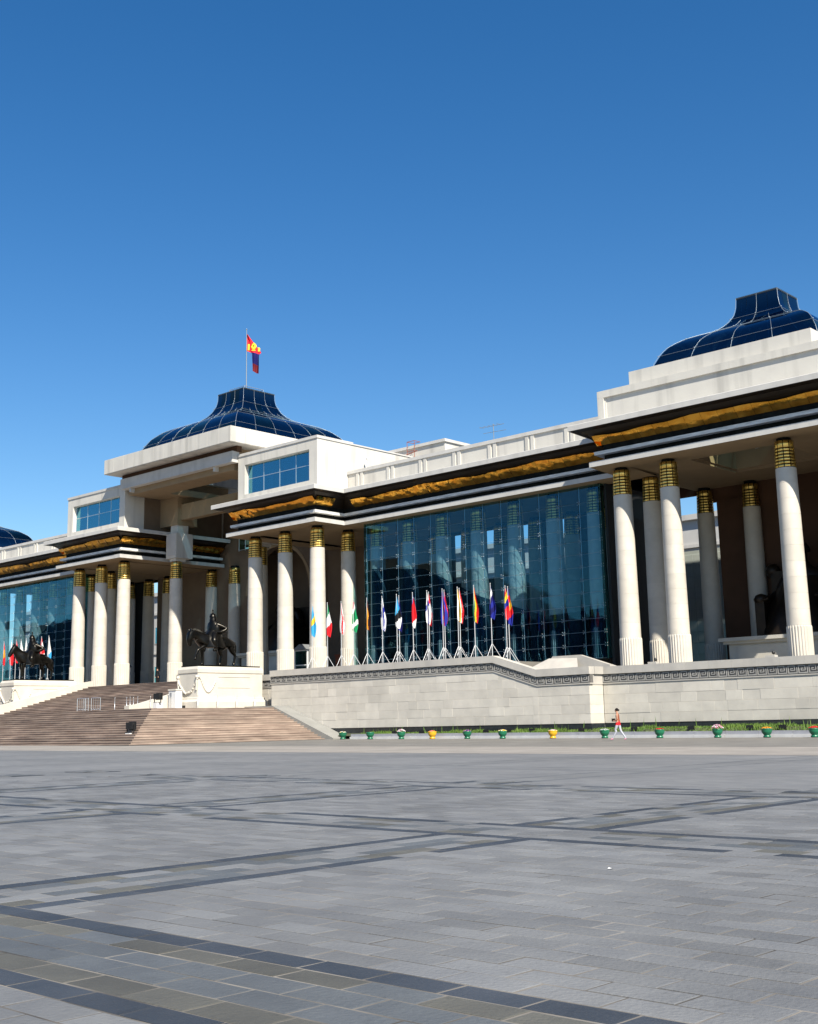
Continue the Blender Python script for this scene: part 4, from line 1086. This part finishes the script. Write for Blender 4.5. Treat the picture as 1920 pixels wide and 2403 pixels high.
# dark building added out of view to darken the wing glass reflections
sb = thing('reflection_blocker', 'unseen dark building across the square, added to darken reflections in the glass wings', 'building', (-170, -40, 0))
b = MB(); b.extr([(-310, 0), (-100, 0), (-100, 18.5), (-122, 17.8), (-133, 19.5), (-160, 32.5), (-185, 34.5), (-250, 34.5), (-270, 30), (-310, 30)], -60, -32); o = b.build('wall', 'square_block'); world_child(o, sb)

# ================================================================== GUARD BOOTHS, CABINET
def booth(loc, label):
    t = thing('guard_booth', label, 'booth', loc, 0, 'guard booths on the porch'); b = MB()
    for sx in (-.8, .8):
        for y in (0, 1.6): b.box(sx-.06, y-.06, 0, sx+.06, y+.06, 2.3)
    for z in (.05, 1.0, 2.25): b.box(-.8, -.04, z, .8, .04, z+.08); b.box(.76, 0, z, .84, 1.6, z+.08); b.box(-.84, 0, z, -.76, 1.6, z+.08)
    b.build('frame', 'white_paint', t)
    b = MB(); b.box(-.74, -.01, 1.08, .74, .01, 2.25); b.box(.79, .06, .13, .81, 1.54, 2.25); b.box(-.81, .06, .13, -.79, 1.54, 2.25); b.build('glazing', 'porch_glass', t)
    b = MB(); b.add([(-1, -.2, 2.35), (1, -.2, 2.35), (1, 1.8, 2.35), (-1, 1.8, 2.35), (0, -.2, 2.85), (0, 1.8, 2.85)], [(0, 1, 4), (3, 5, 2), (0, 4, 5, 3), (1, 2, 5, 4), (0, 3, 2, 1)]); b.build('roof', 'weathered_grey', t)
    b = MB(); b.box(-.7, 1.2, .1, .7, 1.5, 1.0); b.build('desk', 'c_navy', t); return t
booth((-78.43, 71.2, 5.2), 'small white glazed guard booth between two right porch columns')
booth((-109.5, 72.8, 5.2), 'small guard booth between two left porch columns')
t = thing('wooden_cabinet', 'red brown wooden lectern cabinet standing in porch shade beside flags', 'cabinet', (-77.0, 74.6, 5.2))
b = MB(); b.box(-.7, 0, 0, .7, .6, 1.9); b.build('body', 'c_brown', t); b = MB(); b.box(-.8, -.08, 1.9, .8, .68, 2.0); b.build('top', 'c_brown', t)
for sx in (-1, 1): b = MB(); b.box(sx*.35-.3, -.03, .15, sx*.35+.3, .002, 1.75); b.build('door', 'c_brown', t)

# ================================================================== FLAGS
fr = random.Random(33)
def flag_cloth(L_, W_, cols, mode, ph):
    """limp cloth hanging down a pole from z=0; cols list of material names"""
    b = MB(); ns, nw = 26, 14; vs = []
    for i in range(ns+1):
        s_ = i/ns
        wv = W_*(.16+.84*min(1, s_/.62)**1.2)*(1-.35*max(0, (s_-.72)/.28)**1.5)
        for j in range(nw+1):
            f = j/nw
            x = (f-.22)*wv; y = .11*wv/W_*math.sin(f*9.5+ph+s_*1.6)+.05*math.sin(s_*6+ph)*f
            z = -L_*s_+.0-.16*L_*(f-.3)*(s_**2)*.5 + .03*math.sin(j*1.7+ph)*(s_ > .9)
            vs.append((x, y, z))
    fs = []; mis = []
    for i in range(ns):
        for j in range(nw):
            u = (i+.5)/ns+.22*((j+.5)/nw-.5); q = (j+.5)/nw
            if mode == 'd': k = int(max(0, min(.999, u))*len(cols))
            elif mode == 'v': k = int(max(0, min(.999, q+.1*math.sin(i*.4)))*len(cols))
            else:  # cross pattern: second colour on a cross
                k = 1 if (abs(u-.42) < .09 or abs(q-.5-.25*(u-.5)) < .13) else 0
            b.add([vs[i*(nw+1)+j], vs[i*(nw+1)+j+1], vs[(i+1)*(nw+1)+j+1], vs[(i+1)*(nw+1)+j]], [(0, 1, 2, 3)], k, True)
    return b.mesh('flag', cols)
def merge_mesh(me):
    bm = bmesh.new(); bm.from_mesh(me); bmesh.ops.remove_doubles(bm, verts=bm.verts, dist=1e-5); bm.to_mesh(me); bm.free()
    for p in me.polygons: p.use_smooth = True
def make_pole():
    pm = MB(); pm.tube((0, 0, .02), (0, 0, 5.12), .034, 8, .024); pm.ball((0, 0, 5.16), .04, 8, 5); pole = pm.mesh('pole', 'pole_grey')
    lm = MB(); lm.tube((.04, 0, 1.0), (.62, 0, .02), .019, 6); lm.box(.56, -.05, 0, .68, .05, .03); leg = lm.mesh('leg', 'pole_grey')
    return pole, leg
POLE, LEG = make_pole()
def flagpole(x, y, z, cols, mode, label, rz, grp='flags along the right terrace'):
    t = thing('flag_stand', label, 'flag', (x, y, z), 0, grp)
    link('pole', POLE, t)
    for k in range(3): link('leg', LEG, t, None, (0, 0, R(30+120*k)))
    me = flag_cloth(fr.uniform(2.1, 2.45), fr.uniform(.35, .46), ['c_'+c for c in cols], mode, fr.uniform(0, 6)); merge_mesh(me)
    link('flag', me, t, (0, 0, 5.02), (0, 0, R(42+rz)))
    return t
_rows = {}
def px_to_wall(px, Y):
    # ground column for an image x (source px) on plane Y = const at terrace height
    d = _r3*((px-960)/2833.86)-_u3*((1540-1131)/2833.86)+_f2
    return d.x*Y/d.y
FL_DEF = [(733, 65.0, ['lblue', 'lblue', 'yellow', 'lblue', 'lblue'], 'd', 'light blue and yellow flag before the third porch column'),
 (769, 65.0, ['green', 'green', 'white', 'white', 'red', 'red'], 'd', 'green, white and red flag just right of the third porch column'),
 (801.5, 65.2, ['white', 'red', 'white'], 'v', 'white and red flag left of the red, white and green one'),
 (830.5, 65.0, ['red', 'white', 'green', 'green', 'white', 'green'], 'd', 'red, white and green flag before the fourth porch column'),
 (862.5, 65.0, ['orange', 'orange', 'black', 'dred'], 'v', 'orange, black and red flag at the left edge of the glass wing'),
 (898.5, 65.0, ['white', 'blue'], 'x', 'white flag with blue cross, alone, second before the glass'),
 (933, 64.9, ['lblue', 'lblue', 'black', 'white'], 'd', 'light blue, black and white flag paired with a dark blue one'),
 (938.5, 65.7, ['blue', 'navy'], 'v', 'dark blue flag behind the light blue, black and white one'),
 (971, 65.0, ['blue', 'red', 'red', 'red', 'white'], 'd', 'mostly red flag with white tip and blue canton'),
 (1005, 64.9, ['white', 'blue'], 'x', 'white flag with blue cross, right of the mostly red flag'),
 (1009, 65.7, ['red', 'white', 'red'], 'd', 'red and white flag behind the right one of two blue crosses'),
 (1041.5, 64.9, ['blue', 'red', 'blue'], 'v', 'red and blue striped flag with plain red flag behind'),
 (1046, 65.6, ['red', 'red', 'purple', 'red'], 'v', 'plain red flag behind the red and blue striped one'),
 (1077.5, 64.9, ['white', 'yellow'], 'v', 'white and yellow flag with orange and red one behind'),
 (1082, 65.6, ['orange', 'white', 'red'], 'v', 'orange, white and red flag behind the white and yellow one'),
 (1116.5, 65.0, ['green', 'yellow', 'red'], 'v', 'green, yellow and red flag with no flag behind it'),
 (1156, 65.0, ['navy', 'white', 'navy', 'blue', 'navy', 'blue'], 'd', 'navy flag with white stars where the coping starts to slope'),
 (1191, 64.95, ['red', 'yellow', 'blue', 'red', 'red'], 'd', 'red, yellow and blue flag, rear one of the last pair on the right'),
 (1197, 65.5, ['blue', 'red', 'yellow', 'red', 'blue'], 'd', 'blue flag with red and yellow disc, rightmost of the row')]
for i, (px, Y, cols, mode, lab) in enumerate(FL_DEF):
    x = px_to_wall(px, Y)
    z = 5.30 if x < -52 else 5.0
    flagpole(x, Y, z, cols, mode, lab, fr.uniform(-25, 25))
WF = [(8, ['red', 'orange', 'red'], 'orange and red flag at the left photo edge'), (25, ['white', 'red'], 'white and red flag beside the left horse head'), (37, ['red', 'white', 'red'], 'red and white flag at the left horse head'), (48, ['white', 'white', 'red'], 'white flag before the left rider with red edge'), (60, ['white', 'white'], 'plain white flag behind the left rider'), (96, ['red', 'white', 'red', 'white'], 'red and white flag right of the left rider'), (113, ['white', 'white', 'lblue'], 'white flag nearest the left porch columns')]
for px, cols, lab in WF:
    Y = 65.0; flagpole(px_to_wall(px, Y), Y, 5.3, cols, 'd', lab, fr.uniform(-20, 20), 'flags behind the left horse')
# flag on the dome
t = thing('dome_flag', 'red and blue flag with yellow emblem on a pole atop the central dome', 'flag', (CX, 75.1, 33.7))
b = MB(); b.tube((0, 0, 0), (0, 0, 6.8), .06, 8, .035); b.ball((0, 0, 6.85), .08, 8, 5); b.build('pole', 'dome_rib', t)
b = MB(); ns, nw = 28, 14; vs = []
for i in range(ns+1):
    s_ = i/ns
    lo = .0 if s_ < .48 else (s_-.48)*1.3
    wv = 1.5*min(1, .05+s_/.50) if s_ < .5 else 1.5-.5*(s_-.5)
    for j in range(nw+1):
        f = j/nw; q_ = min(1, max(0, (s_-.46)/.06)); xa_ = .52*q_+.12*max(0, s_-.5); xb_ = wv*(1-q_)+1.22*q_; vs.append((xa_+f*(xb_-xa_), .22*math.sin(f*7+s_*4)*f+.1*math.sin(s_*9), -3.85*s_-.35*f*(s_)))
for i in range(ns):
    for j in range(nw):
        s_ = (i+.5)/ns; k = 0 if s_ < .49 else (1 if s_ < .77 else 2)
        b.add([vs[i*(nw+1)+j], vs[i*(nw+1)+j+1], vs[(i+1)*(nw+1)+j+1], vs[(i+1)*(nw+1)+j]], [(0, 1, 2, 3)], k, True)
me = b.mesh('flag', ['c_red', 'c_navy', 'c_dred']); merge_mesh(me); fg = link('flag', me, t, (.05, 0, 6.3), (0, 0, R(42)))
b = MB()
def P2(f, s_): 
    i = s_*ns; j = f*nw; i0, j0 = int(i), int(j); v_ = Vector(vs[i0*(nw+1)+j0]); v2 = Vector(vs[min(ns, i0+1)*(nw+1)+min(nw, j0+1)]); return v_.lerp(v2, .5)
def emb(x0, z0, x1, z1):
    for n_ in (-.06, .06):
        q = [(x0, z0), (x1, z0), (x1, z1), (x0, z1)]; pts_ = []
        for x_, z_ in q:
            s_ = min(.98, max(0, -z_/3.85)); f = max(0, min(.98, x_/1.48)); yy = .22*math.sin(f*7+s_*4)*f+.1*math.sin(s_*9); pts_.append((x_, yy+n_, z_))
        b.add(pts_, [(0, 1, 2, 3)])
emb(.10, -1.72, .28, -1.02); emb(1.12, -1.82, 1.30, -1.40)
for k in range(8):
    a = 2*math.pi*k/8; emb(.70+.18*math.cos(a)-.09, -1.28+.2*math.sin(a)-.10, .70+.18*math.cos(a)+.09, -1.28+.2*math.sin(a)+.10)
emb(.56, -1.68, .84, -1.56); emb(.5, -1.80, .90, -1.73); emb(.64, -1.02, .76, -.90)
b.build('emblem', 'c_yellow', fg)

# ================================================================== FLOWER POTS
pp = [(.20, 0), (.25, .03), (.25, .10), (.19, .14), (.21, .18), (.31, .30), (.35, .42), (.34, .50), (.36, .53), (.36, .58), (.32, .58), (.31, .50)]
def potmesh(m):
    b = MB(); b.lathe(pp, 28, cap=False); b.lathe([(.0, .52), (.315, .52)], 28, cap=False, mi=1); return b.mesh('pot', [m, 'soil'])
PG, PYL = potmesh('pot_green'), potmesh('pot_yellow')
def flowers(cols, n, spread, hgt, seed):
    r_ = random.Random(seed); b = MB()
    for i in range(90):
        a = r_.uniform(0, 6.28); d = spread*.9*math.sqrt(r_.random()); z = .52+hgt*.7*r_.random()*(1-.4*d/spread); x, y = d*math.cos(a), d*math.sin(a); s_ = r_.uniform(.03, .06); t1 = r_.uniform(0, 6.28)
        b.add([(x, y, z), (x+s_*math.cos(t1), y+s_*math.sin(t1), z+.05), (x+1.8*s_*math.cos(t1), y+1.8*s_*math.sin(t1), z+.02), (x+s_*math.cos(t1+.7), y+s_*math.sin(t1+.7), z+.0)], [(0, 1, 2, 3)], 0)
    for i in range(n):
        a = r_.uniform(0, 6.28); d = spread*math.sqrt(r_.random()); z = .55+hgt*(1-.75*(d/spread)**2)*r_.uniform(.75, 1.0); b.ball((d*math.cos(a), d*math.sin(a), z), r_.uniform(.028, .045), 6, 3, 1+r_.randrange(len(cols)), (1, 1, .6))
    return b.mesh('flowers', ['leaf']+['c_'+c for c in cols])
POTS = [(804.6, 'g', ['white', 'yellow'], 34, .30, .12, 'green pot with sparse white blooms at the stair foot'), (868.9, 'g', [], 0, .2, .02, 'green pot without blooms, second from the stairs'), (942, 'g', ['pink', 'white', 'white'], 90, .38, .26, 'green pot with tall pale pink and white flowers, third from the stairs'),
 (1015, 'y', ['red', 'pink', 'orange'], 60, .32, .12, 'yellow pot with red and pink flowers, nearer the stairs'), (1097, 'g', ['purple', 'purple', 'pink'], 60, .32, .14, 'green pot with purple flowers'), (1180, 'g', ['yellow', 'white'], 60, .34, .13, 'green pot with pale yellow flowers'),
 (1298, 'y', ['white', 'pink'], 50, .32, .10, 'yellow pot with whitish flowers below the wall corner'), (1420, 'g', ['white', 'grey'], 36, .32, .12, 'green pot beside the walking person'), (1549, 'g', ['red', 'dred'], 70, .34, .12, 'green pot with red flowers, right of the walking person'),
 (1685, 'g', ['pink', 'white', 'pink'], 100, .42, .34, 'green pot with big mound of pink and white flowers on the right'), (1801, 'g', ['orange', 'orange'], 70, .34, .12, 'green pot with orange flowers'), (1913, 'g', ['red', 'red'], 70, .34, .14, 'green pot with red flowers cut by the right photo edge')]
YP = 62.2
for i, (px, kd, cols, n, sp, hg, lab) in enumerate(POTS):
    d = _r3*((px-960)/2833.86)-_u3*((1733-1131)/2833.86)+_f2; x = d.x*YP/d.y
    t = thing('flower_pot', lab, 'flower pot', (x, YP, gz(x)+.005), fr.uniform(0, 6), 'flower pots along the kerb')
    t.scale = (.82, .82, .84)
    link('pot', PG if kd == 'g' else PYL, t)
    link('flowers', flowers(cols or ['green'], n, sp, hg, 40+i), t)

# ================================================================== FLOODLIGHTS, POSTS
fm = MB(); fm.box(-.28, -.10, .20, .28, .12, .56); fm.box(-.31, -.14, .17, .31, -.09, .59); flb = fm.mesh('housing', 'black_paint')
fm = MB(); fm.box(-.25, -.12, .23, .25, -.146, .53); flg = fm.mesh('lens', 'black_granite')
fm = MB(); fm.box(-.33, -.02, .02, -.30, .03, .42); fm.box(.30, -.02, .02, .33, .03, .42); fm.box(-.33, -.06, 0, .33, .08, .03); fly = fm.mesh('yoke', 'black_paint')
def flood(x, y, z, s_, rz, label, group):
    t = thing('floodlight', label, 'floodlight', (x, y, z), rz, group); t.scale = (s_, s_, s_); link('housing', flb, t); link('lens', flg, t); link('yoke', fly, t); return t
GF = [(925, 'below the pale pink flower pot'), (989, 'left of the first yellow pot'), (1140, 'between the purple and pale yellow pots'), (1194, 'just right of the pale yellow pot'), (1248, 'half way between pale yellow and second yellow pot'), (1364, 'left of the walking person'), (1488, 'right of the walking person'), (1622, 'half way between red and pink pots'), (1760, 'left of the orange pot'), (1837, 'right of the orange pot')]
for px, w_ in GF:
    d = _r3*((px-960)/2833.86)-_u3*((1715-1131)/2833.86)+_f2; Y = 63.45; x = d.x*Y/d.y; flood(x, Y, .24, .62, R(180), 'small black floodlight on the grass '+w_, 'floodlights on the grass')
def at_px(px, Y):
    d = _r3*((px-960)/2833.86)-_u3*((1700-1131)/2833.86)+_f2; return d.x*Y/d.y
def on_stand(px, Y, z, s_, label):
    x = at_px(px, Y); t = flood(x, Y, z+.5, s_, R(180), label, 'floodlights on the stairs')
    b = MB(); b.box(-.2, -.2, -.5/s_, .2, .2, 0); b.build('stand', 'white_paint', t)
on_stand(307, 47.3, .35, 1.25, 'black floodlight on white block at the foot of the stairs')
on_stand(369, 55.0, LZ, 1.25, 'large black floodlight on the landing before the right pedestal')
flood(at_px(346, 55.6), 55.6, LZ, .7, R(160), 'small black floodlight left of the large landing floodlight', 'floodlights on the stairs')
flood(at_px(430, 56.8), 56.8, LZ, .45, R(180), 'tiny black floodlight at the foot of the right pedestal', 'floodlights on the stairs')
# posts with a chain in front of the pedestal
pm = MB(); pm.lathe([(.10, 0), (.10, .03), (.022, .05), (.022, 1.0), (.035, 1.03), (.0, 1.05)], 10, cap=False); postm = pm.mesh('post', 'steel')
PST = [(-75.1, y) for y in (57.6, 59.5, 61.4, 63.2)]+[(-74.2, 64.2)]
for i, (x, y) in enumerate(PST):
    link('barrier_post', postm, None, (x, y, LZ), None, ['slim steel post nearest the front corner of right pedestal', 'second slim steel post along right pedestal', 'third slim steel post along right pedestal', 'fourth slim steel post along right pedestal', 'slim steel post at the rear corner of right pedestal'][i], 'post', 'posts before the right pedestal')
LP = [(268, 55.2), (296, 55.3), (304, 55.2), (312, 55.5), (322, 55.3), (352, 55.4)]
for i, (px, Y) in enumerate(LP):
    link('barrier_post', postm, None, (at_px(px, Y), Y, LZ), None, 'slim steel post on the landing, %s from the left' % ('first', 'second', 'third', 'fourth', 'fifth', 'sixth')[i], 'post', 'posts on the landing')
def barrier(px, Y, w_, label, rz):
    t = thing('crowd_barrier', label, 'barrier', (at_px(px, Y), Y, LZ), rz, 'steel barriers on the landing'); b = MB()
    for sx in (0, w_): b.tube((sx, 0, 0), (sx, 0, 1.1), .03, 6); b.box(sx-.03, -.22, 0, sx+.03, .22, .03)
    for z in (.2, 1.1): b.tube((0, 0, z), (w_, 0, z), .025, 6)
    b.build('frame', 'steel', t)
    for k in range(1, int(w_/.22)): bb = MB(); bb.tube((k*.22, 0, .2), (k*.22, 0, 1.1), .011, 4); bb.build('bar', 'steel', t)
barrier(180, 54.6, .9, 'short steel barrier at the left of the landing', .2); barrier(194, 55.0, .9, 'short steel barrier in the middle of the group on the landing', -.1); barrier(213, 54.8, .9, 'short steel barrier next to the white stair cheek', .3)
t = thing('white_cabinet', 'white box cabinet against the left side of right pedestal', 'cabinet', (at_px(403, 57.0), 57.0, LZ)); b = MB(); b.box(-.45, 0, 0, .45, .6, 1.45); b.build('body', 'white_paint', t); b = MB(); b.box(-.5, -.05, 1.45, .5, .65, 1.55); b.build('lid', 'pedestal_stone', t); b = MB(); b.box(-.3, -.02, .1, -.05, .003, 1.3); b.build('door', 'steel', t)
# lamps at the feet of the right pavilion columns
for i, x in enumerate((-43.9, -40.5, -32.6)):
    t = thing('column_lamp', ['small stone lamp block left of the first right-pavilion column', 'small lamp on a stone block left of the second right-pavilion column', 'small lamp on a stone block left of the big foreground column'][i], 'lamp', (x, 66.4, RF), 0, 'lamps at the pavilion columns')
    b = MB(); b.box(-.3, -.2, 0, .3, .2, .3); b.build('base', 'coping_stone', t)
    if i: b = MB(); b.ball((.15, 0, .44), .11, 8, 6); b.build('globe', 'black_paint', t)

# rooftop bits
t = thing('roof_ladder', 'rusty red ladder hoop on the wing roof', 'ladder', (-73.0, 79.4, 20.5)); b = MB()
for x_ in (0, .9): b.tube((x_, 0, 0), (x_, 0, 5.9), .03, 5)
b.path([(.9, 0, 5.9), (.9, .8, 5.9), (0, .8, 5.9), (0, 0, 5.9), (.9, 0, 5.9)], .03, 5); b.tube((-2.2, 0, 4.4), (1.2, 0, 4.9), .05, 5); b.tube((-2.2, 0, 0), (-2.2, 0, 4.4), .05, 5); b.build('rail', 'rust_paint', t)
for k in range(8): bb = MB(); bb.tube((0, 0, .8+.6*k), (.9, 0, .8+.6*k), .03, 5); bb.build('rung', 'rust_paint', t)
t = thing('roof_antenna', 'thin aerial standing on the wing roof', 'antenna', (-66.5, 84, 20.5)); b = MB(); b.tube((0, 0, 0), (0, 0, 7.2), .04, 5); b.build('mast', 'dome_rib', t)
b = MB(); b.tube((-1.6, 0, 7.1), (1.0, .3, 7.1), .025, 4); b.tube((-1.2, 0, 6.5), (1.2, .3, 6.5), .025, 4)
for k in range(5): b.tube((-1.4+.5*k, -.3, 7.1), (-1.4+.5*k, .4, 7.1), .018, 4)
b.build('element', 'dome_rib', t)
t = thing('vent_pipe', 'white hooked vent pipe beside the right attic box', 'pipe', (-71.4, 72.4, 20.5)); b = MB(); b.path([(0, 0, 0), (0, 0, 2.9), (.05, 0, 3.05), (.2, 0, 3.08), (.25, 0, 2.9)], .06, 7); b.build('tube', 'white_paint', t)

# ================================================================== PEOPLE
def walker():
    x, Y = at_px(1451, 56.6), 56.6
    t = thing('person', 'person in rust top, red shorts and pale leggings walking left past the pots', 'person', (x, Y, gz(x)+.005), R(180+22))
    # local: walks +X ; rotated to head for image left
    V = []; Ed = []
    def v(*a): V.append(a); return len(V)-1
    pv = v(0, 0, .95, .135, .115); ab = v(.01, 0, 1.10, .115, .10); ch = v(.02, 0, 1.30, .135, .11); nk = v(.04, 0, 1.46, .05); hd = v(.06, 0, 1.575, .085, .09); hd2 = v(.06, 0, 1.65, .07)
    Ed += [(pv, ab), (ab, ch), (ch, nk), (nk, hd), (hd, hd2)]
    nose = v(.155, 0, 1.575, .014); Ed.append((hd, nose))
    def chain(root, pts):
        p = root
        for q in pts: k = v(*q); Ed.append((p, k)); p = k
        return p
    chain(pv, [(.03, .09, .86, .095), (.16, .09, .52, .062), (.10, .09, .48, .062), (.30, .09, .14, .042), (.33, .09, .07, .042), (.44, .09, .05, .035)])
    chain(pv, [(-.02, -.09, .86, .095), (-.10, -.09, .50, .062), (-.30, -.09, .20, .045), (-.36, -.09, .10, .042), (-.27, -.09, .03, .032)])
    h1 = chain(ch, [(.02, .17, 1.37, .05), (.00, .22, 1.12, .042), (.16, .16, 1.02, .032), (.24, .10, 1.03, .026)])
    h2 = chain(ch, [(.02, -.17, 1.37, .05), (.02, -.23, 1.12, .042), (.18, -.17, 1.05, .032), (.26, -.10, 1.07, .026)])
    for h, sy in ((h1, 1), (h2, -1)):
        q = V[h]
        for f in range(4): k = v(q[0]+.05+.008*(f % 2), q[1]-sy*.04, q[2]+.022-.016*f, .008); Ed.append((h, k))
        k = v(q[0]+.01, q[1]-sy*.04, q[2]+.045, .009); Ed.append((h, k))
    def mf(c):
        if c.z > 1.42: return 0
        if abs(c.y) > .13 and c.z > .95 or c.x > .17 and c.z > .98: return 0
        if c.z > 1.00: return 1
        if c.z > .80: return 2
        if c.z > .115: return 3
        return 4
    link('body', skin_mesh('person', V, Ed, ['c_skin', 'c_brown', 'c_red', 'c_grey', 'c_pink'], 2, 0, mf), t)
    b = MB(); b.ball((.035, 0, 1.625), .095, 12, 8, sc=(1, .95, .95)); b.ball((-.06, 0, 1.60), .05, 8, 6); b.build('hair', 'c_hair', t)
    b = MB(); b.box(.17, -.12, 1.0, .32, .12, 1.16); b.build('bag', 'c_hair', t)
    return t
walker()
def stander(x, y, z, label):
    t = thing('person', label, 'person', (x, y, z)); V = []; Ed = []
    def v(*a): V.append(a); return len(V)-1
    pv = v(0, 0, .95, .15, .12); ch = v(0, 0, 1.32, .18, .12); nk = v(0, 0, 1.48, .055); hd = v(0, 0, 1.6, .09, .1); h2 = v(0, 0, 1.69, .07); Ed += [(pv, ch), (ch, nk), (nk, hd), (hd, h2)]
    for sx in (1, -1):
        p = pv
        for q in ((sx*.10, 0, .85, .1), (sx*.11, 0, .48, .07), (sx*.11, 0, .1, .05), (sx*.11, -.12, .05, .04)): k = v(*q); Ed.append((p, k)); p = k
        p = ch
        for q in ((sx*.22, 0, 1.38, .06), (sx*.27, .02, 1.1, .05), (sx*.25, -.06, .86, .035)): k = v(*q); Ed.append((p, k)); p = k
        q = V[p]
        for f in range(4): k = v(q[0], q[1]-.03+.02*f, q[2]-.1, .009); Ed.append((p, k))
        k = v(q[0]-sx*.03, q[1]-.05, q[2]-.05, .01); Ed.append((p, k))
    link('body', skin_mesh('person', V, Ed, ['c_skin', 'c_black'], 1, 0, lambda c: 0 if c.z > 1.46 or (abs(c.x) > .2 and c.z < .88) else 1), t)
    b = MB(); b.ball((0, .015, 1.65), .1, 10, 8); b.build('hair', 'c_hair', t); return t
stander(at_px(367, 70.6), 70.6, 5.2, 'person in dark clothes standing at the top of the stairs')
# litter on the square
for px, py, lab in ((1433, 2038, 'white paper scrap lying on the grey paving'),):
    d = _r3*((px-960)/2833.86)-_u3*((py-1131)/2833.86)+_f2; k = CAMZ+.15; tt = -k/d.z; x, y = d.x*tt, d.y*tt
    b = MB(); b.add([(-.02, -.015, .0), (.025, -.01, .006), (.02, .015, .0), (-.025, .01, .008)], [(0, 1, 2, 3)]); b.build('paper_scrap', 'c_white', loc=(x, y, gz(x)+.016), label=lab, cat='litter')
